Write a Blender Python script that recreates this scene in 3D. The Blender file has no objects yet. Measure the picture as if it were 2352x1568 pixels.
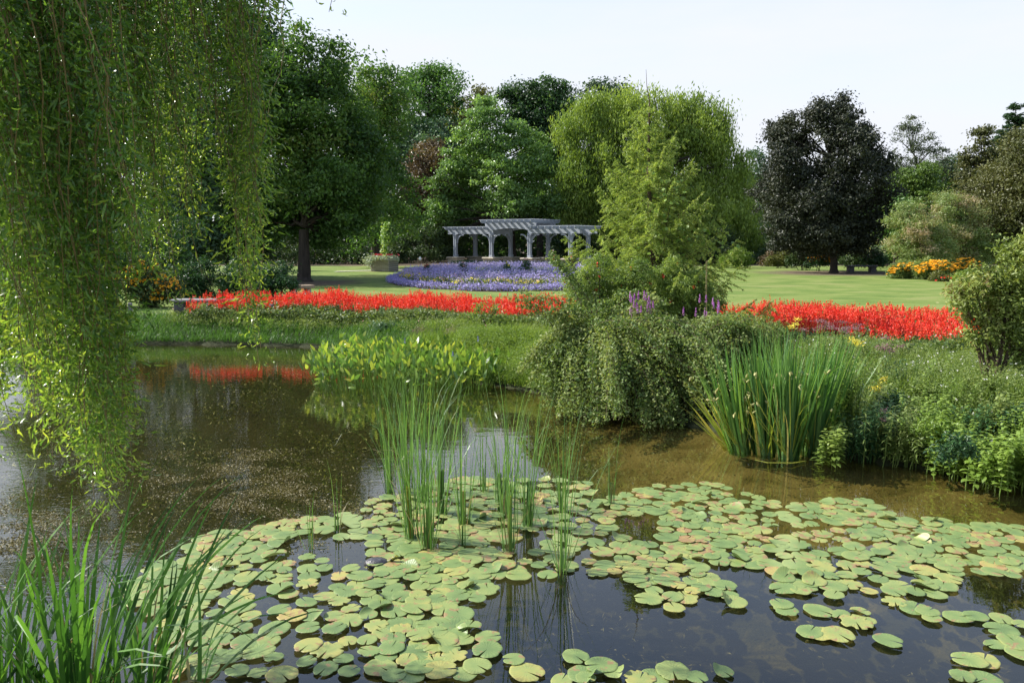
import bpy, math
import numpy as np
from math import sin, cos, pi, radians

C = bpy.data.collections.new('garden'); bpy.context.scene.collection.children.link(C)
R = np.random.default_rng(7)

# ------------------------------------------------------------------ camera
F = 1760.0; CX = 1176.0; CY = 784.0; HOR = 555.0; H = 2.6
PITCH = math.atan((CY - HOR) / F)
cam = bpy.data.cameras.new('camera'); camo = bpy.data.objects.new('camera', cam)
C.objects.link(camo); camo.location = (0, 0, H); camo.rotation_euler = (pi / 2 - PITCH, 0, 0)
cam.sensor_width = 36; cam.lens = F / 2352 * 36; cam.clip_end = 2000; cam.clip_start = 0.05
bpy.context.scene.camera = camo

def ray(px, py):
    u = (px - CX) / F; v = (CY - py) / F
    return np.array([u, cos(PITCH) + v * sin(PITCH), -sin(PITCH) + v * cos(PITCH)])
def at(px, py, z=0.55):                       # point on the level z seen at a spot
    d = ray(px, py); t = (z - H) / d[2]; return np.array([0, 0, H]) + d * t
def atD(px, py, D):                           # point at distance D
    d = ray(px, py); return np.array([0, 0, H]) + d * (D / d[1])
def unit(v): return v / (np.linalg.norm(v, axis=-1, keepdims=True) + 1e-9)
def rnd_dir(n, r=R): return unit(r.normal(size=(n, 3)))

# ------------------------------------------------------------------ mesh building
class MB:
    """collects vertices and faces; build() links ONE mesh object"""
    def __init__(s): s.v = []; s.f = []; s.t = []; s.n = 0; s.m = []
    def add(s, v, f, tint=0.5, mi=0):
        v = np.asarray(v, float).reshape(-1, 3); f = np.asarray(f, int)
        s.v.append(v); s.f.append(f + s.n); s.n += len(v)
        s.t.append(np.broadcast_to(np.asarray(tint, float), (len(v),)).copy())
        s.m.append(np.full(len(f), mi, int)); return s
    def build(s, name, mats, parent=None, smooth=False, origin=None):
        me = bpy.data.meshes.new(name)
        v = np.concatenate(s.v); o = np.zeros(3) if origin is None else np.asarray(origin, float)
        v = v - o
        me.vertices.add(len(v)); me.vertices.foreach_set('co', v.ravel())
        tot = sum(f.size for f in s.f); npoly = sum(len(f) for f in s.f)
        me.loops.add(tot); me.polygons.add(npoly)
        me.loops.foreach_set('vertex_index', np.concatenate([f.ravel() for f in s.f]))
        st = []; c = 0
        for f in s.f:
            k = f.shape[1]; st.append(c + np.arange(len(f)) * k); c += f.size
        me.polygons.foreach_set('loop_start', np.concatenate(st))
        mats = mats if isinstance(mats, (list, tuple)) else [mats]
        for m in mats: me.materials.append(m)
        me.polygons.foreach_set('material_index', np.concatenate(s.m))
        me.polygons.foreach_set('use_smooth', np.full(npoly, smooth))
        a = me.attributes.new('tint', 'FLOAT', 'POINT'); a.data.foreach_set('value', np.concatenate(s.t))
        me.update(calc_edges=True); me.validate()
        ob = bpy.data.objects.new(name, me); C.objects.link(ob)
        if origin is not None and parent is None: ob.location = o
        if parent is not None:
            ob.parent = parent
            if origin is None and parent.parent is None: ob.location = -np.array(parent.location)
        return ob
    # ---- shapes
    def leaves(s, c, n, L, W, tint=0.5, along=None, fold=0.12, mi=0, rng=R):
        N = len(c); L = np.broadcast_to(L, (N,))[:, None]; W = np.broadcast_to(W, (N,))[:, None]
        a = rnd_dir(N, rng) if along is None else along
        a = unit(a - n * (a * n).sum(1, keepdims=True)); b = np.cross(n, a)
        v = np.stack([c - a * L / 2, c + b * W / 2 + n * L * fold, c + a * L / 2, c - b * W / 2 + n * L * fold], 1)
        f = np.arange(N * 4).reshape(N, 4)
        t = np.repeat(np.broadcast_to(np.asarray(tint, float), (N,)), 4)
        s.add(v, f, t, mi); return s
    def strips(s, base, d, axis, L, W, bend, seg=5, prof=None, tint=0.5, power=1.0, tip=0.0, curl=0.0, mi=0):
        N = len(base); p = np.array(base, float); d = unit(np.array(d, float))
        axis = unit(axis - d * (axis * d).sum(1, keepdims=True))
        L = np.broadcast_to(L, (N,)).astype(float); W = np.broadcast_to(W, (N,)).astype(float)
        bend = np.broadcast_to(bend, (N,)).astype(float)
        if prof is None: prof = [1.0 - (1 - tip) * (i / seg) ** 2.2 for i in range(seg + 1)]
        w = np.array([((i + .5) / seg) ** power for i in range(seg)]); w /= w.sum()
        V = []; 
        for i in range(seg + 1):
            V.append(p - axis * (W * prof[i] / 2)[:, None]); V.append(p + axis * (W * prof[i] / 2)[:, None])
            if i < seg:
                th = (bend * w[i])[:, None]
                d = d * np.cos(th) + np.cross(axis, d) * np.sin(th) + axis * (axis * d).sum(1, keepdims=True) * (1 - np.cos(th))
                p = p + d * (L / seg)[:, None]
                if curl: axis = unit(axis * cos(curl) + np.cross(d, axis) * sin(curl))
        V = np.stack(V, 1); k = 2 * (seg + 1)
        q = np.array([[2 * i, 2 * i + 1, 2 * i + 3, 2 * i + 2] for i in range(seg)])
        f = (np.arange(N)[:, None, None] * k + q[None]).reshape(-1, 4)
        tt = np.broadcast_to(np.asarray(tint, float), (N,))[:, None]
        grad = np.repeat(np.linspace(0, 1, seg + 1), 2)[None]
        s.grad = np.broadcast_to(grad, (N, k)).reshape(-1)
        s.add(V, f, np.broadcast_to(tt, (N, k)).reshape(-1), mi); s.tips = p
        return s
    def tube(s, pts, rad, sides=6, tint=0.5, mi=0, cap=False):
        pts = np.asarray(pts, float); n = len(pts); rad = np.broadcast_to(rad, (n,))
        t = unit(np.gradient(pts, axis=0)); ref = np.array([0.31, 0.95, 0.05]) if abs(t[0][2]) > .7 else np.array([0, 0, 1.0])
        u = unit(np.cross(t, ref)); w = np.cross(t, u)
        a = np.arange(sides) * 2 * pi / sides
        v = pts[:, None] + (u[:, None] * np.cos(a)[None, :, None] + w[:, None] * np.sin(a)[None, :, None]) * rad[:, None, None]
        f = [[i * sides + j, i * sides + (j + 1) % sides, (i + 1) * sides + (j + 1) % sides, (i + 1) * sides + j]
             for i in range(n - 1) for j in range(sides)]
        s.add(v, f, tint, mi)
        if cap: s.add(v[-1], [list(range(sides))], tint, mi)
        return s
    def box(s, c, size, rz=0, mi=0, tint=.5, bev=0.0, tilt=None):
        x, y, z = [k / 2 for k in size]; b = min(bev, x * .9, y * .9, z * .9)
        if b <= 0:
            v = np.array([[i, j, k] for k in (-z, z) for j in (-y, y) for i in (-x, x)])
            f = [[0, 2, 3, 1], [4, 5, 7, 6], [0, 1, 5, 4], [2, 6, 7, 3], [0, 4, 6, 2], [1, 3, 7, 5]]
        else:
            v = []
            for (zz, i) in ((-z, b), (-z + b, 0), (z - b, 0), (z, b)):
                X, Y = x - i, y - i
                v += [[-X, -Y + b, zz], [-X + b, -Y, zz], [X - b, -Y, zz], [X, -Y + b, zz], [X, Y - b, zz], [X - b, Y, zz], [-X + b, Y, zz], [-X, Y - b, zz]]
            v = np.array(v)
            f = [[k * 8 + j, k * 8 + (j + 1) % 8, (k + 1) * 8 + (j + 1) % 8, (k + 1) * 8 + j] for k in range(3) for j in range(8)]
            f8 = [[7, 6, 5, 4, 3, 2, 1, 0], [24, 25, 26, 27, 28, 29, 30, 31]]
        M = np.array([[cos(rz), -sin(rz), 0], [sin(rz), cos(rz), 0], [0, 0, 1]])
        if tilt is not None: M = M @ tilt
        v = v @ M.T + np.asarray(c, float)
        n0 = s.n; s.add(v, f, tint, mi)
        if b > 0: s.f.append(np.array(f8) + n0); s.m.append(np.full(2, mi, int))
        return s
    def prism(s, outline, axis_o, ux, uz, un, thick, mi=0, tint=.5):
        """outline points (a,b) in the plane ux,uz, extruded by thick along un"""
        o = np.array(outline); n = len(o)
        A = np.asarray(axis_o)[None] + o[:, :1] * ux + o[:, 1:] * uz
        B = A + un * thick; v = np.concatenate([A, B])
        s.add(v, [[i, (i + 1) % n, n + (i + 1) % n, n + i] for i in range(n)], tint, mi)
        s.f.append(np.array([list(range(n))[::-1], list(range(n, 2 * n))]) + s.n - 2 * n); s.m.append(np.full(2, mi, int))
        return s
    def blob(s, c, r, seg=10, rings=6, mi=0, tint=.5, noise=0.0, rng=R):
        th = np.linspace(0, pi, rings + 1); ph = np.arange(seg) * 2 * pi / seg
        v = np.array([[sin(t) * cos(p), sin(t) * sin(p), cos(t)] for t in th for p in ph])
        v = v * (1 + noise * rng.normal(size=(len(v), 1)))
        v = v * np.asarray(r) + np.asarray(c)
        f = [[i * seg + j, (i + 1) * seg + j, (i + 1) * seg + (j + 1) % seg, i * seg + (j + 1) % seg] for i in range(rings) for j in range(seg)]
        return s.add(v, f, tint, mi)

def tag(o, label=None, cat=None, group=None, kind=None):
    if label: o['label'] = label
    if cat: o['category'] = cat
    if group: o['group'] = group
    if kind: o['kind'] = kind
    return o
def thing(name, loc, label, cat, group=None):
    o = bpy.data.objects.new(name, None); o.empty_display_size = .2; C.objects.link(o); o.location = tuple(loc)
    return tag(o, label, cat, group)

# ------------------------------------------------------------------ materials
def newmat(name):
    m = bpy.data.materials.new(name); m.use_nodes = True; nt = m.node_tree; nt.nodes.clear()
    out = nt.nodes.new('ShaderNodeOutputMaterial'); return m, nt, out
def N(nt, typ, **kw):
    n = nt.nodes.new(typ)
    for k, v in kw.items():
        if k.startswith('i_'):
            key = k[2:]; key = int(key) if key.isdigit() else key.replace('_', ' ')
            n.inputs[key].default_value = v
        else: setattr(n, k, v)
    return n
def ramp(nt, stops):
    r = nt.nodes.new('ShaderNodeValToRGB'); e = r.color_ramp.elements
    while len(e) < len(stops): e.new(.5)
    for i, (p, c) in enumerate(stops): e[i].position = p; e[i].color = (*c, 1)
    return r
def leafmat(name, cols, trans=.3, rough=.45, spec=.35, objvar=0.0, nscale=0.0, tcol=1.5):
    """foliage: per-leaf tint along a ramp of the plant's own colours, light passing through the blade"""
    m, nt, out = newmat(name); L = nt.links.new
    at_ = N(nt, 'ShaderNodeAttribute', attribute_name='tint')
    k = len(cols); rp = ramp(nt, [(i / max(1, k - 1), c) for i, c in enumerate(cols)])
    fac = at_.outputs['Fac']
    if objvar:
        oi = N(nt, 'ShaderNodeObjectInfo'); mm = N(nt, 'ShaderNodeMath', operation='MULTIPLY_ADD', i_1=objvar)
        L(oi.outputs['Random'], mm.inputs[0]); L(fac, mm.inputs[2]); mm2 = N(nt, 'ShaderNodeMath', operation='SUBTRACT', i_1=objvar / 2)
        L(mm.outputs[0], mm2.inputs[0]); fac = mm2.outputs[0]
    if nscale:
        tc = N(nt, 'ShaderNodeTexCoord'); no = N(nt, 'ShaderNodeTexNoise', i_Scale=nscale, i_Detail=3.0)
        L(tc.outputs['Object'], no.inputs['Vector']); a = N(nt, 'ShaderNodeMath', operation='MULTIPLY_ADD', i_1=1.0)
        L(no.outputs['Fac'], a.inputs[0]); L(fac, a.inputs[2]); b = N(nt, 'ShaderNodeMath', operation='SUBTRACT', i_1=.5)
        L(a.outputs[0], b.inputs[0]); fac = b.outputs[0]
    L(fac, rp.inputs[0])
    p = N(nt, 'ShaderNodeBsdfPrincipled', i_Roughness=rough); p.inputs['Specular IOR Level'].default_value = spec
    L(rp.outputs[0], p.inputs['Base Color'])
    t = N(nt, 'ShaderNodeBsdfTranslucent'); mx = N(nt, 'ShaderNodeMixShader', i_0=trans)
    mul = N(nt, 'ShaderNodeMix', data_type='RGBA', blend_type='MULTIPLY', i_0=1.0)
    mul.inputs[7].default_value = (tcol * 1.2, tcol * 1.15, tcol * .6, 1)
    L(rp.outputs[0], mul.inputs[6]); L(mul.outputs[2], t.inputs['Color'])
    L(p.outputs[0], mx.inputs[1]); L(t.outputs[0], mx.inputs[2]); L(mx.outputs[0], out.inputs[0]); return m
def solid(name, stops, scale=8, rough=.8, bump=.3, spec=.3, detail=6, coord='Object', stretch=(1, 1, 1)):
    m, nt, out = newmat(name); L = nt.links.new
    tc = N(nt, 'ShaderNodeTexCoord'); mp = N(nt, 'ShaderNodeMapping'); mp.inputs['Scale'].default_value = stretch
    no = N(nt, 'ShaderNodeTexNoise', i_Scale=scale, i_Detail=detail, i_Roughness=.6)
    L(tc.outputs[coord], mp.inputs[0]); L(mp.outputs[0], no.inputs['Vector'])
    rp = ramp(nt, stops); L(no.outputs['Fac'], rp.inputs[0])
    p = N(nt, 'ShaderNodeBsdfPrincipled', i_Roughness=rough); p.inputs['Specular IOR Level'].default_value = spec
    L(rp.outputs[0], p.inputs['Base Color'])
    if bump:
        b = N(nt, 'ShaderNodeBump', i_Strength=bump, i_Distance=.02); L(no.outputs['Fac'], b.inputs['Height']); L(b.outputs[0], p.inputs['Normal'])
    L(p.outputs[0], out.inputs[0]); return m

M = {}
M['maple'] = leafmat('maple_leaf', [(.025, .059, .014), (.050, .112, .021), (.092, .168, .031), (.154, .161, .042)], .38, tcol=1.7)
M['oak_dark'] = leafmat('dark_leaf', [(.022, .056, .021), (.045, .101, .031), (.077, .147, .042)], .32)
M['oak_mid'] = leafmat('mid_leaf', [(.040, .097, .023), (.081, .177, .036), (.137, .258, .048)], .28)
M['pinoak'] = leafmat('pin_oak_leaf', [(.070, .140, .039), (.140, .253, .063), (.253, .378, .105)], .36, rough=.35, spec=.6)
M['bluegreen'] = leafmat('bluegreen_leaf', [(.042, .091, .049), (.084, .154, .077), (.126, .210, .098)], .2)
M['brown'] = leafmat('bronze_leaf', [(.055, .039, .027), (.104, .073, .037), (.159, .122, .055)], .2)
M['olive'] = leafmat('olive_leaf', [(.061, .085, .018), (.110, .122, .024), (.159, .159, .037)], .25)
M['ywillow'] = leafmat('yellow_willow_leaf', [(.106, .176, .035), (.199, .283, .053), (.326, .411, .092)], .34)
M['purple'] = leafmat('purple_leaf', [(.018, .024, .013), (.036, .044, .024), (.075, .086, .05)], .15, rough=.5, spec=.35)
M['conifer'] = leafmat('conifer_needle', [(.028, .063, .031), (.049, .098, .042), (.084, .140, .056)], .1)
M['pine'] = leafmat('pine_needle', [(.05, .075, .04), (.09, .12, .06), (.14, .16, .09)], .15)
M['pine_bright'] = leafmat('bright_pine_needle', [(.06, .11, .02), (.11, .18, .03), (.17, .24, .05)], .25)
M['cedar'] = leafmat('cedar_leaf', [(.05, .06, .018), (.09, .10, .03), (.14, .14, .05)], .2)
M['tamarisk'] = leafmat('tamarisk_leaf', [(.11, .17, .045), (.18, .25, .075), (.30, .28, .13), (.46, .31, .27)], .3)
M['larch'] = leafmat('larch_needle', [(.115, .185, .04), (.225, .31, .065), (.39, .46, .14)], .38)
M['vine'] = leafmat('vine_leaf', [(.10, .20, .03), (.18, .30, .05), (.28, .36, .07)], .4, spec=.5)
M['wildrose'] = leafmat('rose_leaf', [(.08, .14, .03), (.16, .24, .05), (.28, .36, .09)], .38, spec=.5)
M['fountain'] = leafmat('fountain_leaf', [(.045, .085, .024), (.105, .17, .042), (.19, .25, .075), (.27, .31, .12)], .33, rough=.5, spec=.3)
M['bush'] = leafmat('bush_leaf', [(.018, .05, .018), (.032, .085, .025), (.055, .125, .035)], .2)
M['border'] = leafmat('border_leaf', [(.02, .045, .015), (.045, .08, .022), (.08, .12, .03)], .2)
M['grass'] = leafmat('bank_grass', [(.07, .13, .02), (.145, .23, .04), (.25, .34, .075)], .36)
M['grassdk'] = leafmat('shaded_bank_grass', [(.035, .09, .018), (.06, .145, .025), (.09, .19, .035)], .3)  # darker copy of the bank grass, willow shade put into its colour
M['dry'] = leafmat('dry_stem', [(.12, .10, .05), (.22, .19, .09), (.32, .27, .14)], .2)
M['weed'] = leafmat('weed_leaf', [(.075, .125, .03), (.155, .22, .06), (.28, .33, .11)], .36)
M['nettle'] = leafmat('nettle_leaf', [(.08, .14, .022), (.165, .26, .045), (.28, .38, .08)], .38, spec=.5)
M['viburnum'] = leafmat('viburnum_leaf', [(.07, .10, .025), (.145, .20, .04), (.24, .29, .07), (.24, .17, .08)], .3)
M['pickerel'] = leafmat('pickerelweed_leaf', [(.05, .12, .03), (.10, .19, .04), (.19, .28, .05), (.34, .35, .07)], .38, rough=.3, spec=.5)
M['iris'] = leafmat('iris_blade', [(.045, .12, .035), (.085, .19, .045), (.15, .27, .06)], .35, rough=.35, spec=.5)
M['irisy'] = leafmat('iris_yellow_blade', [(.16, .23, .03), (.26, .30, .05), (.36, .30, .09)], .4)
M['pod'] = leafmat('seed_pod', [(.35, .36, .13), (.48, .46, .20)], .2)
M['reed'] = leafmat('reed_blade', [(.05, .12, .035), (.09, .19, .05), (.15, .27, .08)], .35, rough=.35, spec=.5)
M['fgrass'] = leafmat('broad_grass', [(.022, .07, .014), (.05, .135, .024), (.10, .23, .035)], .34, rough=.5, spec=.35)
M['willow'] = leafmat('willow_leaf', [(.032, .078, .016), (.055, .125, .022), (.13, .22, .038), (.32, .38, .06)], .48, rough=.3, spec=.6, tcol=1.7)
M['willow_twig'] = solid('willow_twig', [(.3, (.10, .075, .02)), (.7, (.20, .14, .04))], 20, .6, 0)
M['red'] = leafmat('red_flower', [(.38, .018, .012), (.70, .03, .018), (.86, .06, .03), (.88, .20, .12)], .3, tcol=.9)
M['salvia_leaf'] = leafmat('salvia_leaf', [(.06, .11, .03), (.12, .18, .05), (.20, .24, .08)], .3)
def petal(name, c, c2=None, tr=.2): return leafmat(name, [c, c2 or tuple(min(1, k * 1.35 + .02) for k in c)], tr, tcol=.8)
M['violet'] = petal('violet_petal', (.21, .18, .42), (.50, .45, .74))
M['ageratum'] = petal('ageratum_petal', (.20, .17, .44), (.44, .39, .71))
M['lilac'] = petal('lilac_petal', (.32, .25, .60), (.55, .44, .78))
M['yellow'] = petal('yellow_petal', (.72, .55, .03), (.85, .75, .10))
M['orange'] = petal('orange_petal', (.80, .34, .01), (.95, .52, .02))
M['pink'] = petal('pink_petal', (.55, .25, .28), (.75, .45, .45))
M['crimson'] = petal('crimson_petal', (.5, .01, .04), (.7, .05, .1))
M['magenta'] = petal('magenta_petal', (.36, .08, .42), (.60, .25, .65))
M['white'] = petal('white_petal', (.6, .6, .55), (.8, .8, .76))
M['joepye'] = petal('dusky_petal', (.16, .08, .09), (.32, .18, .19))
M['pickblue'] = petal('blue_petal', (.16, .17, .42), (.25, .26, .6))
M['silver'] = leafmat('silver_leaf', [(.22, .27, .18), (.38, .44, .32)], .2)
M['darkred'] = leafmat('dark_red_leaf', [(.05, .01, .015), (.12, .02, .03)], .2)
M['bark'] = solid('dark_bark', [(.3, (.022, .018, .014)), (.7, (.055, .045, .035))], 9, .9, .6, stretch=(1, 1, .2))
M['bark_grey'] = solid('grey_bark', [(.3, (.06, .05, .04)), (.7, (.13, .11, .09))], 9, .9, .6, stretch=(1, 1, .2))
M['twig'] = solid('twig', [(.3, (.05, .035, .022)), (.7, (.10, .07, .045))], 9, .9, .3)
M['paint'] = solid('grey_blue_painted_wood', [(.3, (.27, .30, .345)), (.7, (.34, .37, .42))], 3, .6, .15, stretch=(1, 1, 1))
M['limestone'] = solid('limestone', [(.25, (.30, .27, .21)), (.55, (.42, .38, .30)), (.8, (.52, .48, .40))], 5, .85, .5)
M['slab'] = solid('bench_slab', [(.3, (.16, .155, .15)), (.7, (.27, .265, .255))], 7, .7, .3)
M['slab_tan'] = solid('tan_slab', [(.3, (.26, .19, .13)), (.7, (.38, .29, .20))], 7, .8, .3)
M['darkstone'] = solid('dark_stone', [(.3, (.04, .04, .045)), (.7, (.09, .09, .095))], 7, .5, .3)
M['post'] = solid('weathered_post', [(.3, (.13, .12, .125)), (.7, (.24, .22, .22))], 14, .9, .5, stretch=(1, 1, .15))
M['soil'] = solid('bed_soil', [(.3, (.03, .022, .015)), (.7, (.07, .05, .035))], 12, .95, .8)
M['pathm'] = solid('pale_gravel', [(.3, (.36, .33, .27)), (.7, (.50, .47, .40))], 30, .95, .4)

def brickmat():
    m, nt, out = newmat('stacked_limestone'); L = nt.links.new
    tc = N(nt, 'ShaderNodeTexCoord'); mp = N(nt, 'ShaderNodeMapping'); mp.inputs['Rotation'].default_value = (pi / 2, 0, 0)
    br = N(nt, 'ShaderNodeTexBrick', i_Scale=3.2); br.inputs['Color1'].default_value = (.42, .38, .30, 1); br.inputs['Color2'].default_value = (.27, .24, .19, 1)
    br.inputs['Mortar'].default_value = (.10, .09, .075, 1); br.inputs['Mortar Size'].default_value = .02; br.inputs['Row Height'].default_value = .22; br.inputs['Brick Width'].default_value = .9
    L(tc.outputs['Object'], mp.inputs[0]); L(mp.outputs[0], br.inputs['Vector'])
    p = N(nt, 'ShaderNodeBsdfPrincipled', i_Roughness=.9); L(br.outputs[0], p.inputs['Base Color'])
    b = N(nt, 'ShaderNodeBump', i_Strength=.6, i_Distance=.02, invert=True); L(br.outputs['Fac'], b.inputs['Height']); L(b.outputs[0], p.inputs['Normal'])
    L(p.outputs[0], out.inputs[0]); return m
M['stacked'] = brickmat()

# ------------------------------------------------------------------ pond outline and terrain
POND = np.array([(-34, 4), (-12, 3.6), (-6, 3.3), (-2, 3.0), (1, 2.4), (6, 2.2), (16, 2.5), (20, 4), (12, 5.6), (9, 6.6), (6.6, 7.6), (5.4, 8.15), (4.4, 8.75),
                 (3.7, 9.5), (2.9, 10.2), (2.1, 11.2), (1.0, 12.3), (.5, 13.0), (-.6, 14.0), (-2.2, 15.2), (-3.6, 17.3),
                 (-4.8, 18.9), (-7, 19.35), (-9.6, 19.5), (-14, 19.7), (-22, 19.6), (-34, 18.5)], float)
def sdist(x, y):                        # >0 on land
    p = np.stack([x, y], -1); d = np.full(x.shape, 1e9); ins = np.zeros(x.shape, bool); n = len(POND)
    for i in range(n):
        a = POND[i]; b = POND[(i + 1) % n]; ab = b - a
        t = np.clip(((p - a) @ ab) / (ab @ ab), 0, 1); q = a + t[..., None] * ab
        d = np.minimum(d, np.linalg.norm(p - q, axis=-1))
        c = ((a[1] > y) != (b[1] > y)); 
        with np.errstate(divide='ignore', invalid='ignore'): xi = (b[0] - a[0]) * (y - a[1]) / (b[1] - a[1]) + a[0]
        ins ^= c & (x < xi)
    return np.where(ins, -d, d)
def ground_z(x, y):
    x = np.asarray(x, float); y = np.asarray(y, float); d = sdist(x, y)
    s = np.clip(d / 1.9, 0, 1); s = s * s * (3 - 2 * s)
    near = y < 4.2
    up = .07 + .48 * s + .02 * np.sin(x * 1.7 + 3) * np.sin(y * 1.3) * np.clip(d / 2, 0, 1)
    return np.where(d > 0, up, -np.clip(.05 - d * .20 + .12 * np.clip(-d - 1.0, 0, 9), 0, 1.1) + .03 * np.sin(x * 2.1) * np.sin(y * 2.7))
def axis_coords(a):
    out = [np.array([a[0][0]])]
    for (s, e, st) in a: n = max(1, int(round((e - s) / st))); out.append(np.linspace(s, e, n + 1)[1:])
    return np.concatenate(out)
gx = axis_coords([(-400, -60, 40), (-60, -16, 2), (-16, 12, .2), (12, 24, .6), (24, 60, 2), (60, 400, 40)])
gy = axis_coords([(-60, -4, 8), (-4, 2, 1), (2, 24, .2), (24, 40, 1), (40, 120, 4), (120, 900, 60)])
X, Y = np.meshgrid(gx, gy); Z = ground_z(X, Y)
nx, ny = len(gx), len(gy)
idx = np.arange(nx * ny).reshape(ny, nx)
fc = np.stack([idx[:-1, :-1], idx[:-1, 1:], idx[1:, 1:], idx[1:, :-1]], -1).reshape(-1, 4)
def groundmat():
    m, nt, out = newmat('lawn_and_pond_bed'); L = nt.links.new
    geo = N(nt, 'ShaderNodeNewGeometry'); sep = N(nt, 'ShaderNodeSeparateXYZ'); L(geo.outputs['Position'], sep.inputs[0])
    # lawn
    n1 = N(nt, 'ShaderNodeTexNoise', i_Scale=.55, i_Detail=7.0, i_Roughness=.62); n2 = N(nt, 'ShaderNodeTexNoise', i_Scale=30.0, i_Detail=4.0)
    mp = N(nt, 'ShaderNodeMapping'); mp.inputs['Scale'].default_value = (1, 1.6, 1)
    L(geo.outputs['Position'], mp.inputs[0]); L(mp.outputs[0], n1.inputs['Vector']); L(geo.outputs['Position'], n2.inputs['Vector'])
    lr = ramp(nt, [(.28, (.07, .12, .025)), (.44, (.115, .17, .036)), (.56, (.155, .20, .05)), (.70, (.21, .215, .08))]); 
    ad = N(nt, 'ShaderNodeMath', operation='MULTIPLY_ADD', i_1=.35); L(n2.outputs['Fac'], ad.inputs[0]); L(n1.outputs['Fac'], ad.inputs[2])
    sb = N(nt, 'ShaderNodeMath', operation='SUBTRACT', i_1=.17); L(ad.outputs[0], sb.inputs[0]); L(sb.outputs[0], lr.inputs[0])
    # soil patches round tree bases
    soil = ramp(nt, [(.3, (.07, .05, .035)), (.7, (.16, .125, .085))]); L(n2.outputs['Fac'], soil.inputs[0])
    def spot(px, py, r):
        c = at(px, py); v = N(nt, 'ShaderNodeVectorMath', operation='SUBTRACT'); v.inputs[1].default_value = (c[0], c[1], .55)
        L(geo.outputs['Position'], v.inputs[0]); s = N(nt, 'ShaderNodeVectorMath', operation='MULTIPLY'); s.inputs[1].default_value = (1 / r[0], 1 / r[1], .1)
        L(v.outputs[0], s.inputs[0]); ln = N(nt, 'ShaderNodeVectorMath', operation='LENGTH'); L(s.outputs[0], ln.inputs[0])
        a = N(nt, 'ShaderNodeMath', operation='MULTIPLY_ADD', i_1=.9); L(n1.outputs['Fac'], a.inputs[0]); L(ln.outputs['Value'], a.inputs[2])
        mr = N(nt, 'ShaderNodeMapRange', i_1=1.1, i_2=1.7, i_3=1.0, i_4=0.0); L(a.outputs[0], mr.inputs[0]); return mr.outputs[0]
    s1 = spot(700, 650, (2.6, 3.4)); s2 = spot(1925, 627, (5.0, 4.0)); s3 = spot(690, 683, (1.3, 1.1))
    mxa = N(nt, 'ShaderNodeMath', operation='MAXIMUM'); L(s1, mxa.inputs[0]); L(s2, mxa.inputs[1])
    mxb = N(nt, 'ShaderNodeMath', operation='MAXIMUM'); L(mxa.outputs[0], mxb.inputs[0]); L(s3, mxb.inputs[1])
    far = N(nt, 'ShaderNodeMapRange', i_1=64.0, i_2=67.0, i_3=0.0, i_4=1.0); L(sep.outputs['Y'], far.inputs[0])
    mxc = N(nt, 'ShaderNodeMath', operation='MAXIMUM'); L(mxb.outputs[0], mxc.inputs[0]); L(far.outputs[0], mxc.inputs[1])
    c1 = N(nt, 'ShaderNodeMix', data_type='RGBA'); L(mxc.outputs[0], c1.inputs[0]); L(lr.outputs[0], c1.inputs[6]); L(soil.outputs[0], c1.inputs[7])
    # pond bed: brown silt with olive weed
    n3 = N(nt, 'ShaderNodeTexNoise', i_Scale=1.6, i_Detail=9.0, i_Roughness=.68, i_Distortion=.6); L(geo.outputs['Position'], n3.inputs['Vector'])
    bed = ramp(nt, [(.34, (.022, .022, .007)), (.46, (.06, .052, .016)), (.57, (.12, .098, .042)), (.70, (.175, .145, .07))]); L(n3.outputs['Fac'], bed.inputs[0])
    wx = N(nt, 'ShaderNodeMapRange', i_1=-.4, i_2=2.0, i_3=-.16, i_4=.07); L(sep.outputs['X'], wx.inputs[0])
    n3b = N(nt, 'ShaderNodeMath', operation='ADD'); L(n3.outputs['Fac'], n3b.inputs[0]); L(wx.outputs[0], n3b.inputs[1]); dpm = N(nt, 'ShaderNodeMapRange', i_1=-.30, i_2=-.75, i_3=0.0, i_4=-.20); L(sep.outputs['Z'], dpm.inputs[0]); n3c = N(nt, 'ShaderNodeMath', operation='ADD'); L(n3b.outputs[0], n3c.inputs[0]); L(dpm.outputs[0], n3c.inputs[1]); L(n3c.outputs[0], bed.inputs[0])  # deeper bed coloured darker, standing in for light absorbed by the water
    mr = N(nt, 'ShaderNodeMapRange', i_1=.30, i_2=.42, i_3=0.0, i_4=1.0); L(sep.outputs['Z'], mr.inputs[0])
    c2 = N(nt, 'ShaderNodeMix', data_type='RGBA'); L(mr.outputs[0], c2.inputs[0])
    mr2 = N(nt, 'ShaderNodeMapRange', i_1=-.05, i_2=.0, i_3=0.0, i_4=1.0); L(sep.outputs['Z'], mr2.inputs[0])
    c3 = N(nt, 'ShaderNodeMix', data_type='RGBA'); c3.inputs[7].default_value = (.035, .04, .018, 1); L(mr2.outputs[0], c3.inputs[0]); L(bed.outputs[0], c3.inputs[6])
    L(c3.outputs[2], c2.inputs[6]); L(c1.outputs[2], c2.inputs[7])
    p = N(nt, 'ShaderNodeBsdfPrincipled', i_Roughness=.9); p.inputs['Specular IOR Level'].default_value = .15; L(c2.outputs[2], p.inputs['Base Color'])
    b = N(nt, 'ShaderNodeBump', i_Strength=.5, i_Distance=.03); L(n2.outputs['Fac'], b.inputs['Height']); L(b.outputs[0], p.inputs['Normal'])
    L(p.outputs[0], out.inputs[0]); return m
MB().add(np.stack([X, Y, Z], -1), fc).build('ground', groundmat(), smooth=True)['kind'] = 'structure'

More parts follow.
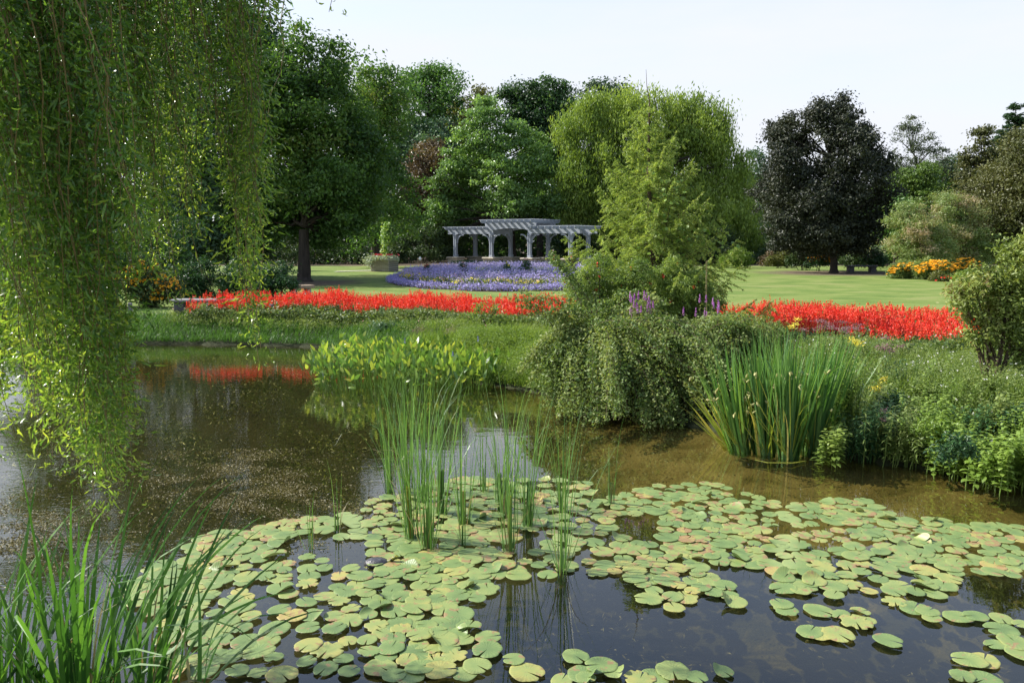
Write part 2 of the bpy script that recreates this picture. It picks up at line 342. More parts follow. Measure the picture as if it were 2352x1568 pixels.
def watermat():
    m, nt, out = newmat('pond_water'); L = nt.links.new
    geo = N(nt, 'ShaderNodeNewGeometry'); sep = N(nt, 'ShaderNodeSeparateXYZ'); L(geo.outputs['Position'], sep.inputs[0])
    n1 = N(nt, 'ShaderNodeTexNoise', i_Scale=9.0, i_Detail=2.0); n2 = N(nt, 'ShaderNodeTexNoise', i_Scale=2.5, i_Detail=1.0)
    mp = N(nt, 'ShaderNodeMapping'); mp.inputs['Scale'].default_value = (1, 2.2, 1); L(geo.outputs['Position'], mp.inputs[0])
    L(mp.outputs[0], n1.inputs['Vector']); L(mp.outputs[0], n2.inputs['Vector'])
    mr = N(nt, 'ShaderNodeMapRange', i_1=-.2, i_2=-2.2, i_3=.010, i_4=.05); L(sep.outputs['X'], mr.inputs[0])
    b = N(nt, 'ShaderNodeBump', i_Distance=.02); L(n1.outputs['Fac'], b.inputs['Height']); L(mr.outputs[0], b.inputs['Strength'])
    b2 = N(nt, 'ShaderNodeBump', i_Distance=.03, i_Strength=.03); L(n2.outputs['Fac'], b2.inputs['Height']); L(b.outputs[0], b2.inputs['Normal'])
    gl = N(nt, 'ShaderNodeBsdfGlossy', i_Roughness=.01); gl.inputs['Color'].default_value = (1, 1, 1, 1); L(b2.outputs[0], gl.inputs['Normal'])
    tr = N(nt, 'ShaderNodeBsdfTransparent'); tr.inputs['Color'].default_value = (.80, .77, .54, 1)
    lw = N(nt, 'ShaderNodeLayerWeight', i_Blend=.5); L(b2.outputs[0], lw.inputs['Normal'])
    pw = N(nt, 'ShaderNodeMath', operation='POWER', i_1=4.4); L(lw.outputs['Facing'], pw.inputs[0]); fr = N(nt, 'ShaderNodeMath', operation='MULTIPLY_ADD', i_1=.94, i_2=.06); L(pw.outputs[0], fr.inputs[0])
    df = N(nt, 'ShaderNodeBsdfDiffuse'); df.inputs['Color'].default_value = (.08, .085, .05, 1); m0 = N(nt, 'ShaderNodeMixShader', i_0=.03); L(tr.outputs[0], m0.inputs[1]); L(df.outputs[0], m0.inputs[2])
    mx = N(nt, 'ShaderNodeMixShader'); L(fr.outputs[0], mx.inputs[0]); L(m0.outputs[0], mx.inputs[1]); L(gl.outputs[0], mx.inputs[2]); L(mx.outputs[0], out.inputs[0])
    return m
MB().add([(-40, -1, 0), (24, -1, 0), (24, 21, 0), (-40, 21, 0)], [[0, 1, 2, 3]]).build('water', watermat())['kind'] = 'structure'
# the near bank is above the water where the photographer stands (z > 0 there), so the sheet is hidden below it

# ------------------------------------------------------------------ tree maker
def path_curve(a, b, sag=0, n=6, wob=.0, rng=R):
    t = np.linspace(0, 1, n)[:, None]; p = a * (1 - t) + b * t
    p[:, 2] += (np.sin(t[:, 0] * pi)) * sag
    if wob: p[1:-1] += rng.normal(size=(n - 2, 3)) * wob
    return p
def clumps(mb, cen, rad, per, L, W, rng, flat=.6, mode='leaf', tint0=None, up=.35, outw=.7, rnd=.75):
    """leafy twig clumps: each a flattened cloud of leaves round cen"""
    n = len(cen); tot = n * per
    c = np.repeat(cen, per, 0); r = np.repeat(np.broadcast_to(rad, (n,)), per)
    off = rng.normal(size=(tot, 3)) * .5; off[:, 2] *= flat
    if mode == 'droop': off[:, 2] = off[:, 2] / flat * 1.0 - .15; off[:, :2] *= .85
    p = c + off * r[:, None]
    out = unit(off + 1e-6)
    if mode == 'droop':
        nrm = unit(out * np.array([1, 1, .2]) + rnd_dir(tot, rng) * .6)
        al = np.tile(np.array([0, 0, -1.0]), (tot, 1)) + rng.normal(size=(tot, 3)) * .28
    else:
        nrm = unit(out * outw + np.array([0, 0, up]) + rnd_dir(tot, rng) * rnd); al = None
    ct = np.repeat(rng.uniform(.1, .9, n) if tint0 is None else tint0, per)
    t = np.clip(ct * .65 + rng.uniform(0, .35, tot), 0, 1)
    s = rng.uniform(.7, 1.25, tot)
    mb.leaves(p, nrm, L * s, W * s, t, al, rng=rng)
def tree(name, label, base, lobes, mat, seed, D=None, leaf=.28, per=60, crad=.9, dens=1.0, trunk=.3, bark='bark', cat='tree', group=None,
         mode='leaf', flat=.6, fork=.3, aspect=.55, depth=1.0, lob=.55, shell=.5, flare=1.6, z0=.55):
    rng = np.random.default_rng(seed)
    b = at(base[0], base[1], z0) if D is None else atD(base[0], base[1], D)
    b[2] = z0; D = b[1]
    th = thing(name, b, label, cat, group)
    cs = []; 
    for lb in lobes:
        px, py, r = lb[:3]; c = atD(px, py, D); rr = r * D / F
        c[1] += (lb[3] * rr if len(lb) > 3 else rng.uniform(-1, 1) * rr * depth * 1.1); cs.append((c, rr))
    allc = np.array([c for c, r in cs]); top = allc[:, 2].max(); cmid = allc.mean(0)
    # extra lobes at the back give the crown its depth
    ext = []
    for (c, r) in cs:
        if rng.random() < lob: c2 = c.copy(); c2[1] += abs(rng.normal()) * r * 1.3 * depth + r * .5; c2[0] += rng.normal() * r * .2; ext.append((c2, r * .9))
    mb = MB(); wb = MB()
    hgt = top - b[2]; fk = b + np.array([(cmid[0] - b[0]) * .12, 0, hgt * fork])
    tr = path_curve(b, fk, 0, 5, .03 * trunk, rng); rad = np.linspace(trunk, trunk * .75, 5); rad[0] *= flare; rad[1] *= 1 + (flare - 1) * .12
    if fork > 0.05: tr = np.vstack([tr[:1], tr[:1] + [[0, 0, trunk * 1.1]], tr[1:]]); rad = np.concatenate([[rad[0]], [trunk * 1.08], rad[1:]])
    wb.tube(tr - np.array([0, 0, .15]), rad, 10)
    ax = path_curve(fk, np.array([cmid[0], cmid[1], b[2] + hgt * .82]), 0, 6, hgt * .012, rng); wb.tube(ax, np.linspace(trunk * .7, trunk * .12, 6), 7)
    for (c, r) in cs + ext:
        k = np.argmin(np.abs(ax[:, 2] - (c[2] - r * 1.2 - hgt * .06))); s = ax[min(k, 4)] if c[2] > fk[2] else fk
        wb.tube(path_curve(s, c, hgt * .01, 6, r * .08, rng), np.linspace(trunk * .32, trunk * .07, 6), 5)
        area = 4 * pi * r * r; n = max(5, int(area / (crad * crad) * .66 * dens))
        dr = rnd_dir(n, rng); rr = r * np.where(rng.random(n) < .14, rng.uniform(1.05, 1.38, n), rng.uniform(shell, 1.05, n))[:, None]
        cc = c + dr * rr * np.array([1, .95, .85])
        clumps(mb, cc, crad * rng.uniform(.6, 1.25, n), per, leaf, leaf * aspect, rng, flat, mode, np.clip(rng.uniform(.0, .75) + rng.normal(0, .14, n), 0, 1))
        for q in cc[:max(3, n // 4)]:
            wb.tube(path_curve(c, q, 0, 3, r * .04, rng), [trunk * .07, trunk * .045, trunk * .02], 3)
    mb.build('crown', M[mat], th); wb.build('trunk', M[bark], th)
    return th

# left foreground garden maple and the wood behind, from the willow to the right-hand edge
tree('maple_tree', 'dark green spreading maple with flared dark trunk on the lawn behind the small stone bench', (698, 646),
     [(640, 150, 45), (700, 105, 38), (752, 120, 38), (660, 185, 60), (770, 190, 40), (720, 190, 60), (640, 270, 60), (720, 270, 70), (790, 270, 50), (650, 360, 70), (740, 350, 75), (820, 335, 60),
      (600, 440, 60), (680, 440, 62), (780, 425, 75), (845, 400, 45), (620, 510, 50), (700, 500, 40, 1.5), (780, 500, 55), (830, 465, 42), (740, 540, 40, 1.5)],
     'maple', 11, leaf=.21, per=75, crad=.75, trunk=.33, fork=.24, dens=.95, flare=1.9)
tree('oak_tree', 'olive tinted deciduous tree rising between the dark maple and the rounded green oak', (862, 606), 
     [(862, 175, 34), (820, 215, 45), (895, 205, 42), (850, 260, 55), (910, 270, 50), (800, 300, 50), (870, 340, 65), (830, 410, 60), (890, 420, 60), (900, 500, 55), (850, 520, 55)],
     'maple', 12, D=62, leaf=.30, per=60, crad=1.1, trunk=.35)
tree('oak_tree', 'tall rounded mid green oak with its top highest in the centre left of the skyline', (985, 594),
     [(985, 160, 32), (945, 180, 32), (1015, 175, 32), (1040, 210, 32), (930, 215, 36), (985, 210, 42), (1030, 250, 40), (950, 265, 48), (1000, 290, 50), (940, 330, 50)],
     'oak_mid', 13, D=92, leaf=.38, per=60, crad=1.4, trunk=.4, fork=.5)
tree('broadleaf_tree', 'blue green broadleaf tree standing below the rounded oak and left of the bronze tree', (950, 596),
     [(950, 310, 42), (1000, 325, 40), (915, 350, 42), (1040, 300, 32), (960, 370, 48), (930, 430, 48), (980, 440, 48), (930, 500, 48)],
     'bluegreen', 14, D=86, leaf=.38, per=60, crad=1.2, trunk=.3, fork=.35)
tree('poplar_tree', 'narrow olive brown poplar between the rounded oak and the pale pin oak', (1090, 596),
     [(1098, 222, 24), (1075, 262, 30), (1112, 255, 26), (1055, 295, 28), (1095, 300, 34), (1060, 340, 30), (1090, 360, 36)],
     'olive', 15, D=89, leaf=.33, per=55, crad=1.0, trunk=.22, fork=.5)
tree('beech_tree', 'bronze brown leaved small tree left of the pale pin oak', (985, 596),
     [(990, 345, 28), (955, 375, 28), (1010, 375, 30), (975, 410, 34), (940, 440, 28), (1000, 445, 34), (955, 490, 34), (990, 510, 34)],
     'brown', 16, D=80, leaf=.28, per=60, crad=.9, trunk=.2, fork=.3)
tree('pin_oak_tree', 'pale glossy green pin oak with low branches reaching left over the pergola', (1180, 596),
     [(1110, 235, 22), (1100, 275, 32), (1140, 280, 32), (1075, 320, 32), (1125, 335, 42), (1045, 365, 30), (1180, 310, 36), (1225, 330, 34), (1080, 390, 45), (1150, 400, 48), (1210, 395, 42), (1020, 415, 32), (1255, 390, 34),
      (1050, 455, 42), (1115, 465, 46), (1185, 465, 46), (1250, 455, 38), (1010, 475, 30), (1290, 470, 32), (1020, 515, 32, 1.2), (1075, 505, 36, 1.5), (1140, 505, 34, 1.5), (972, 520, 20, .8), (1000, 542, 16, .8), (1200, 510, 34, 1.), (1260, 505, 32, 1.), (1040, 535, 12, 1.5)],
     'pinoak', 17, D=76, leaf=.30, per=60, crad=.85, trunk=.35, dens=1.0, lob=.4, flat=.42)
tree('oak_tree', 'very dark tall oak with pointed tops behind the pale pin oak', (1240, 594),
     [(1215, 190, 20), (1185, 210, 22), (1258, 190, 20), (1300, 200, 20), (1235, 215, 28), (1285, 230, 32), (1160, 215, 12), (1200, 250, 38), (1255, 265, 42), (1300, 265, 34), (1220, 310, 45), (1280, 320, 45), (1300, 370, 45), (1240, 360, 45)],
     'oak_dark', 18, D=92, leaf=.36, per=60, crad=1.1, trunk=.4, fork=.45)
tree('ash_tree', 'feathery dark green ash top showing above the left side of the yellow green willow', (1390, 594),
     [(1375, 205, 22), (1350, 220, 18), (1420, 212, 20), (1445, 222, 16), (1395, 235, 34), (1370, 260, 34), (1430, 260, 34)],
     'conifer', 19, D=98, leaf=.38, per=45, crad=1.1, trunk=.3, fork=.6)
tree('willow_tree', 'huge yellow green willow filling the middle of the tree line behind the young larch', (1500, 603),
     [(1350, 255, 34), (1395, 245, 32), (1322, 300, 32), (1380, 300, 45), (1470, 235, 30), (1500, 250, 28), (1440, 290, 40), (1560, 240, 32), (1605, 250, 36), (1640, 285, 36), (1575, 300, 48), (1650, 330, 36),
      (1335, 365, 40), (1400, 365, 50), (1470, 350, 50), (1540, 370, 50), (1620, 370, 52), (1310, 400, 26), (1345, 430, 48), (1420, 440, 54), (1500, 440, 55), (1590, 440, 55), (1660, 420, 48), (1700, 370, 28), (1705, 430, 36),
      (1320, 480, 36), (1390, 500, 48), (1470, 510, 50), (1560, 510, 50), (1640, 500, 54), (1700, 495, 40), (1600, 555, 40), (1670, 555, 42), (1720, 545, 28), (1500, 560, 40)],
     'ywillow', 20, D=74, leaf=.36, per=120, crad=1.2, trunk=.55, mode='droop', aspect=.34, dens=1.2, fork=.22, lob=.35)
tree('spruce_tree', 'muted green conifer between the yellow green willow and the purple maple', (1745, 600),
     [(1748, 355, 18), (1740, 395, 28), (1755, 440, 32), (1735, 480, 34), (1760, 525, 36), (1730, 555, 34)],
     'bluegreen', 21, D=86, leaf=.30, per=60, crad=1.0, trunk=.2, fork=.2)
tree('purple_maple_tree', 'near black purple leaved maple standing alone at the far right of the lawn', (1915, 626),
     [(1890, 238, 18), (1865, 262, 22), (1925, 245, 22), (1952, 270, 24), (1900, 285, 38), (1830, 285, 28), (1800, 315, 26), (1850, 335, 42), (1930, 330, 45), (1985, 310, 28), (2000, 355, 34), (1790, 370, 32),
      (1830, 395, 45), (1900, 405, 50), (1970, 400, 46), (2030, 385, 26), (1795, 440, 36), (1850, 460, 48), (1925, 470, 50), (1995, 455, 44), (2040, 440, 26), (1785, 500, 30), (1830, 525, 42), (1900, 535, 45, -.6), (1970, 530, 44), (2030, 505, 34), (1795, 550, 30), (1860, 566, 28, -.5), (1990, 562, 30), (1930, 570, 26, .8)],
     'purple', 22, leaf=.20, per=80, crad=.62, trunk=.26, dens=1.15, fork=.14, lob=.6, shell=.4, cat='tree', flare=1.5)

def conifer(name, label, px, top, bot, D, wid, mat, seed, droop=.15, sparse=1.0, leaf=.22, group=None, start=.1, rows=None, curve=1.0, spread=.14):
    rng = np.random.default_rng(seed); b = atD(px, 594, D); b[2] = .55; t = atD(px, top, D); h = t[2] - b[2]
    th = thing(name, b, label, 'tree', group); wb = MB(); mb = MB()
    wb.tube(path_curve(b - [0, 0, .2], t, 0, 8, h * .004, rng), np.linspace(h * .02, .015, 8), 8)
    rmax = wid * D / F; lev = rows or int(h / .22)
    for i in range(lev):
        f = start + (1 - start) * i / lev; z = b[2] + f * h; r = rmax * ((1 - f) / (1 - start)) ** curve * rng.uniform(.75, 1.1)
        k = max(2, int(rng.integers(2, 5) * sparse + .5)); z += rng.normal() * .12
        for a in rng.uniform(0, 2 * pi, k):
            rr = r * rng.uniform(.65, 1.15); d = np.array([cos(a), sin(a), 0]); s = np.array([b[0] + (t[0] - b[0]) * f, b[1], z])
            e = s + d * rr + np.array([0, 0, (rng.normal() * .14 - droop + .12) * rr]); pts = path_curve(s, e, -droop * rr * .35, 5); wb.tube(pts, np.linspace(.05, .012, 5) * (.4 + rr / 4), 3)
            n = int(26 * rr / leaf * .42 * sparse) + 6; u = rng.uniform(.15, 1.03, n) ** .8
            p = s + (e - s) * u[:, None]; side = np.cross(d, [0, 0, 1.]); w = rng.normal(size=n) * (.10 + spread * rr * (1.1 - u))
            p = p + side * w[:, None] + np.array([0, 0, 1.]) * (rng.normal(size=n) * .06 - .18 * np.abs(w))[:, None]
            al = d + side * np.sign(w)[:, None] * .8 + rng.normal(size=(n, 3)) * .3
            nr = unit(np.array([0, 0, 1.]) + rng.normal(size=(n, 3)) * .5); tt = np.clip(rng.uniform(0, 1) * .5 + rng.uniform(0, .5, n), 0, 1)
            mb.leaves(p, nr, leaf * rng.uniform(.7, 1.3, n) * 1.3, leaf * .38, tt, al, rng=rng)
    mb.build('crown', M[mat], th); wb.build('trunk', M['bark'], th); return th
tree('pine_tree', 'thin topped grey green pine standing against the sky right of the purple maple', (2098, 594), [(2098, 272, 7), (2080, 290, 10), (2112, 292, 10), (2095, 305, 14), (2062, 318, 11), (2128, 316, 12), (2085, 335, 20), (2115, 340, 20), (2055, 350, 14), (2145, 345, 12), (2075, 375, 24), (2120, 375, 24), (2150, 385, 16), (2050, 390, 18)], 'pine', 31, D=72, leaf=.26, per=26, crad=.6, trunk=.2, flat=.5, aspect=.3, lob=.2, fork=.6)
tree('pine_tree', 'slim grey pine with sparse twigs just right of the taller thin topped pine', (2160, 594), [(2160, 345, 8), (2150, 362, 10), (2172, 366, 10), (2160, 385, 14), (2180, 392, 12)], 'pine', 32, D=74, leaf=.26, per=26, crad=.6, trunk=.15, flat=.5, aspect=.3, lob=.2, fork=.6)
tree('pine_tree', 'bright yellow green pine with level branches in front of the thin grey pines', (2100, 598), [(2090, 410, 34), (2130, 405, 34), (2070, 440, 32), (2115, 450, 36), (2150, 450, 26), (2080, 490, 34), (2060, 530, 34), (2110, 520, 34), (2070, 570, 30)],
     'pine_bright', 33, D=66, leaf=.26, per=60, crad=.8, trunk=.2, flat=.35)
tree('oak_tree', 'small dark rounded tree between the thin pines and the right hand spruces', (2165, 598), [(2165, 385, 26), (2140, 415, 26), (2180, 415, 26), (2160, 440, 34), (2190, 455, 26), (2170, 480, 34)],
     'conifer', 34, D=78, leaf=.3, per=60, crad=.8, trunk=.2)
conifer('spruce_tree', 'shorter dark spruce top between the crooked hemlock and the sharp topped spruce', 2303, 286, 594, 58, 95, 'conifer', 38, droop=.2, sparse=1.6, leaf=.24, curve=.75)
conifer('spruce_tree', 'dark spruce with the sharp highest top near the right edge', 2332, 236, 594, 62, 150, 'conifer', 35, droop=.25, sparse=1.5, leaf=.26, curve=.7)
tree('hemlock_tree', 'olive hemlock with a loose crooked top left of the sharp topped spruce', (2262, 596), [(2258, 300, 8), (2262, 322, 13), (2245, 345, 14), (2275, 345, 15), (2232, 368, 16), (2262, 372, 22), (2290, 368, 18), (2225, 400, 20), (2255, 410, 28), (2290, 405, 26), (2212, 435, 20), (2245, 450, 32), (2285, 450, 32), (2220, 480, 26), (2265, 500, 36), (2230, 540, 30)], 'cedar', 36, D=52, leaf=.2, per=60, crad=.6, trunk=.2, flat=.4, lob=.5, fork=.3)
tree('cedar_tree', 'broad golden brown cedar cut off by the right edge', (2330, 600), [(2345, 312, 20), (2375, 330, 28), (2350, 350, 32), (2322, 372, 22), (2325, 410, 34), (2370, 400, 50), (2310, 440, 42), (2360, 460, 48), (2290, 480, 34), (2330, 510, 44), (2290, 540, 34), (2350, 560, 44), (2390, 500, 50), (2300, 575, 30)],
     'cedar', 37, D=46, leaf=.17, per=90, crad=.6, trunk=.25, flat=.7, fork=.2)
for i, (lab, base, lobes) in enumerate([
    ('pink flushed feathery tamarisk nearest the purple maple', (2120, 606), [(2095, 485, 24), (2075, 505, 20), (2130, 500, 24), (2100, 530, 28), (2150, 530, 26), (2085, 560, 24), (2130, 570, 28), (2165, 570, 24), (2100, 590, 20)]),
    ('taller feathery tamarisk with pink plumes beside the golden brown cedar', (2220, 606), [(2190, 455, 24), (2225, 470, 26), (2170, 480, 18), (2205, 500, 30), (2250, 500, 26), (2190, 540, 30), (2235, 545, 30), (2215, 580, 26), (2265, 555, 26), (2250, 590, 22)])]):
    tree('tamarisk_tree', lab, base, lobes, 'tamarisk', 40 + i, D=44 + i, leaf=.20, per=110, crad=.5, trunk=.10, aspect=.2, flat=.5, fork=.1, group=None)
# dark wood on the left behind the hanging willow strands
for i, (lab, px, D, lobes) in enumerate([
    ('tall dark ivy green tree directly left of the dark maple', 560, 43, [(545, 40, 50), (580, 90, 50), (520, 120, 55), (570, 180, 55), (530, 240, 60), (580, 290, 55), (520, 350, 60), (570, 400, 60), (530, 470, 60), (590, 500, 50), (540, 550, 45)]),
    ('dark blue green tree half hidden behind the middle of the hanging willow strands', 420, 40, [(400, 10, 60), (450, 60, 60), (380, 110, 65), (450, 170, 65), (390, 240, 65), (450, 310, 65), (390, 380, 65), (450, 440, 60), (380, 500, 60), (440, 550, 50)]),
    ('dark broadleaf tree behind the left part of the hanging willow strands', 270, 46, [(250, 0, 70), (300, 80, 70), (240, 160, 70), (310, 240, 70), (240, 320, 70), (310, 400, 70), (240, 480, 70), (310, 540, 60)]),
    ('dark tree behind the willow strands at the left edge', 90, 42, [(60, 0, 80), (140, 70, 80), (50, 160, 80), (150, 240, 80), (60, 330, 80), (150, 420, 80), (60, 500, 80), (150, 560, 60)])]):
    tree('broadleaf_tree', lab, (px, 600), lobes, ['oak_dark', 'bluegreen', 'oak_dark', 'maple'][i], 50 + i, D=D, leaf=.27, per=60, crad=.9, trunk=.3, fork=.2)
# more trees behind, filling the tree line
for i, (lab, px, D, lobes, mt) in enumerate([
    ('dark tree seen in the gap below the olive tinted tree', 820, 84, [(790, 330, 50), (840, 400, 55), (790, 470, 55), (850, 520, 50), (780, 545, 40)], 'oak_dark'),
    ('dark tree filling the gap between bronze tree and pin oak', 1050, 98, [(1050, 330, 45), (1080, 390, 50), (1020, 430, 50), (1070, 480, 50), (1020, 530, 45)], 'oak_dark'),
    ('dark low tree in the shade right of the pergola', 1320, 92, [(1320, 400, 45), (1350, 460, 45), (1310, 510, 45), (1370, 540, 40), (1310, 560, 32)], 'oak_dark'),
    ('green tree showing between the willow and the purple maple crowns', 1790, 95, [(1720, 420, 30), (1790, 440, 45), (1740, 500, 45), (1800, 530, 45), (1850, 570, 40)], 'oak_mid'),
    ('dark green tree behind the right side of the purple maple', 2060, 62, [(2050, 470, 34), (2080, 500, 34), (2045, 530, 36), (2090, 555, 34), (2040, 575, 30)], 'oak_mid')]):
    tree('broadleaf_tree', lab, (px, 598), lobes, mt, 60 + i, D=D, leaf=.36, per=60, crad=1.2, trunk=.3, fork=.3)
# deep wood behind everything
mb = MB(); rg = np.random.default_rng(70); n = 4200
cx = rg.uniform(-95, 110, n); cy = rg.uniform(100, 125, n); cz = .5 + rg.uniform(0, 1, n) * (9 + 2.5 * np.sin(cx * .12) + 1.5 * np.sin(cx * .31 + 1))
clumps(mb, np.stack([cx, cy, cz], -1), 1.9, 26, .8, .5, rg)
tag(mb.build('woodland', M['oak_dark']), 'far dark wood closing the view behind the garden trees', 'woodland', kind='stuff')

rg = np.random.default_rng(71); mb = MB(); n = 2600
cx = rg.uniform(-48, 60, n); cy = 69 + rg.uniform(0, 9, n); kk = (np.abs(cx - 1.5) > 12) | (cy > 77); cx = cx[kk]; cy = cy[kk]; n = len(cx); cz = .6 + rg.uniform(0, 1, n) ** 1.3 * (1.0 + .5 * np.sin(cx * .5) + .12 * (cy - 66))
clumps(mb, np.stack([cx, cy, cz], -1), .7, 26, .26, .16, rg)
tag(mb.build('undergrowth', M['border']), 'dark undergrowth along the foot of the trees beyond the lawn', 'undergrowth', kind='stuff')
# ------------------------------------------------------------------ shrubs and borders
def shrub(name, label, px, py, blobs, mat, seed, D=None, leaf=.1, per=60, crad=.3, dens=1.0, group=None, cat='shrub', aspect=.5, flat=.8, z0=.5, flowers=None, stems=True, up=.35):
    """blobs: (px,py,r[px]) at the shrub's own distance"""
    rng = np.random.default_rng(seed); b = at(px, py, z0) if D is None else atD(px, py, D); b[2] = z0; D = b[1]
    th = thing(name, b, label, cat, group); mb = MB(); wb = MB(); fb = MB()
    for lb in blobs:
        c = atD(lb[0], lb[1], D); r = lb[2] * D / F; c[1] += (lb[3] * r if len(lb) > 3 else rng.uniform(-.5, .8) * r)
        n = max(4, int(4 * pi * r * r / (crad * crad) * .5 * dens)); dr = rnd_dir(n, rng); cc = c + dr * (r * rng.uniform(.45, 1.05, n))[:, None]
        cc[:, 2] = np.maximum(cc[:, 2], z0 + .05)
        clumps(mb, cc, crad * rng.uniform(.6, 1.25, n), per, leaf, leaf * aspect, rng, flat, tint0=np.clip(rng.uniform(.1, .8) + rng.normal(0, .15, n), 0, 1), up=up)
        wb.tube(path_curve(b + rng.normal(size=3) * [.1, .1, 0], c, r * .2, 6, r * .05, rng), np.linspace(.022, .006, 6), 4)
        for q in cc[:12]: wb.tube(path_curve(c, q, 0, 3), [.008, .006, .003], 3)
        if flowers:
            fm, fn, fs = flowers; k = int(fn); dr = rnd_dir(k, rng); dr[:, 2] = np.abs(dr[:, 2]) * .8; dr[:, 1] = -np.abs(dr[:, 1]); p = c + unit(dr) * r * 1.05
            q = np.repeat(p, 5, 0) + rng.normal(size=(k * 5, 3)) * fs * .35
            fb.leaves(q, unit(rng.normal(size=(k * 5, 3)) + [0, -.5, 1]), fs, fs * .8, rng.uniform(0, 1, k * 5), rng=rng)
    mb.build('foliage', M[mat], th)
    if stems: wb.build('stem', M['twig'], th)
    if flowers: fb.build('flowers', M[flowers[0]], th)
    return th
# low dark border along the far edge of the lawn
xs = [(440, 40), (560, 42), (640, 66), (720, 70), (790, 70), (850, 72), (915, 74), (975, 74), (1030, 76), (1330, 76), (1400, 74), (1470, 72), (1540, 72), (1600, 70), (1660, 68)]
names = ['far end left by the willow strands', 'behind the broad laurel', 'left of the maple trunk', 'right of the maple trunk', 'between maple and planter', 'just left of the vine planter', 'just right of the vine planter', 'behind the white lamp', 'left of the pergola',
         'right end of the pergola', 'behind the larch, left', 'behind the larch, centre', 'behind the larch, right', 'beneath the willow crown', 'at the willow crown edge']
for i, ((px, D), nm) in enumerate(zip(xs, names)):
    k = D / 70.
    shrub('border_shrub', 'low dark border shrub ' + nm, px, 590, [(px - 22 / k, 585, 16 / k), (px + 5, 580, 18 / k), (px + 28 / k, 588, 15 / k), (px, 560 - (i * 37 % 20), 22 / k, 1.2), (px + 25, 545, 22 / k, 1.6)], 'border', 100 + i, D=D, leaf=.22, per=40, crad=.5, cat='shrub', group=None)
for i, (px, w, mt, lab) in enumerate([(1690, 50, 'grass', 'fine bright ornamental grass mound at the lawn edge right of the larch'), (1790, 34, 'olive', 'tawny border plant left of the purple maple trunk'), (1770, 30, 'brown', 'reddish brown border plant at the far end of the lawn'),
                                     (1840, 34, 'border', 'dark green mound plant left of the purple maple trunk'), (1880, 28, 'bush', 'dark border plant with orange flowers just left of the purple maple trunk'), (1960, 30, 'border', 'dark border plant behind the black bench'), (2010, 34, 'bush', 'dark border plant right of the black bench')]):
    D = [60, 60, 64, 56, 54, 57, 54][i]
    shrub('border_plant', lab, px, 600, [(px - w * .5, 600, w * .35), (px, 594, w * .45), (px + w * .5, 600, w * .38), (px + w * .2, 590, w * .4)], mt, 130 + i, D=D, leaf=.16, per=60, crad=.3, cat='plant', aspect=.25 if i == 0 else .5,
          flowers=('orange', 22, .12) if i == 4 else None)
shrub('climbing_shrub', 'pale leaved climber hanging on the wall of trees behind the black bench', 1985, 600, [(1965, 570, 16), (1995, 560, 16), (2020, 580, 14), (1975, 590, 12)], 'silver', 139, D=60, leaf=.18, per=18, crad=.4, cat='shrub')
# dark laurel bushes left, and yellow flowered bush
shrub('laurel_bush', 'broad dark green laurel bush behind the long stone bench', 500, 690, [(430, 640, 36), (480, 630, 40), (540, 635, 40), (580, 645, 34), (450, 670, 32), (510, 668, 34), (570, 672, 28), (420, 680, 20)], 'bush', 150, D=26.5, leaf=.10, per=90, crad=.28, dens=.8)
shrub('laurel_bush', 'smaller rounded dark green laurel bush left of the small stone bench', 635, 688, [(615, 635, 26), (645, 628, 26), (655, 650, 24), (625, 662, 24), (600, 655, 22)], 'bush', 151, D=27.5, leaf=.10, per=90, crad=.28, dens=.9)
shrub('yellow_flower_bush', 'tall bush dotted with golden yellow flowers at the left end of the red bed', 345, 700, [(320, 660, 28), (355, 650, 30), (395, 662, 22), (330, 690, 22), (370, 685, 22), (300, 640, 30), (340, 620, 25)], 'border', 152, D=24, leaf=.09, per=80, crad=.25, flowers=('orange', 26, .07))
shrub('yellow_flower_bush', 'second flowering bush with yellow heads beside the long stone bench', 410, 698, [(405, 660, 16), (415, 680, 16)], 'border', 153, D=25.5, leaf=.08, per=60, crad=.2, flowers=('yellow', 20, .06))
shrub('hazel_bush', 'loose mid green bush in shade behind the yellow flowered bush', 380, 690, [(340, 560, 40), (400, 570, 40), (300, 600, 40), (380, 610, 36), (330, 520, 36), (420, 530, 34)], 'bush', 154, D=30, leaf=.13, per=60, crad=.4)
shrub('hazel_bush', 'shaded bush on the far left bank behind the densest willow strands', 200, 690, [(120, 620, 60), (220, 610, 55), (160, 680, 50), (250, 680, 40), (60, 650, 60), (170, 560, 60), (270, 560, 50), (20, 700, 50)], 'bush', 155, D=24, leaf=.12, per=60, crad=.35, dens=.7)

# hedge in front of the pergola
def hedge():
    rng = np.random.default_rng(160); mb = MB(); a = at(1036, 614); b = at(1480, 614); a[1] = 62; b[1] = 62
    a = atD(1036, 610, 62); b = atD(1500, 610, 62); a[2] = b[2] = .55; n = 5200
    u = rng.uniform(0, 1, n); p = a + (b - a) * u[:, None]; p[:, 1] += rng.uniform(-.4, .4, n) - np.sin(u * pi) * 1.5; p[:, 2] += rng.uniform(0, .55, n)
    mb.leaves(p, unit(rng.normal(size=(n, 3)) * .7 + [-.3, -.5, .5]), .12, .08, rng.uniform(0, 1, n), rng=rng)
    tag(mb.build('hedge', M['bush']), 'low clipped dark hedge between the pergola and the purple bed', 'hedge')
hedge()

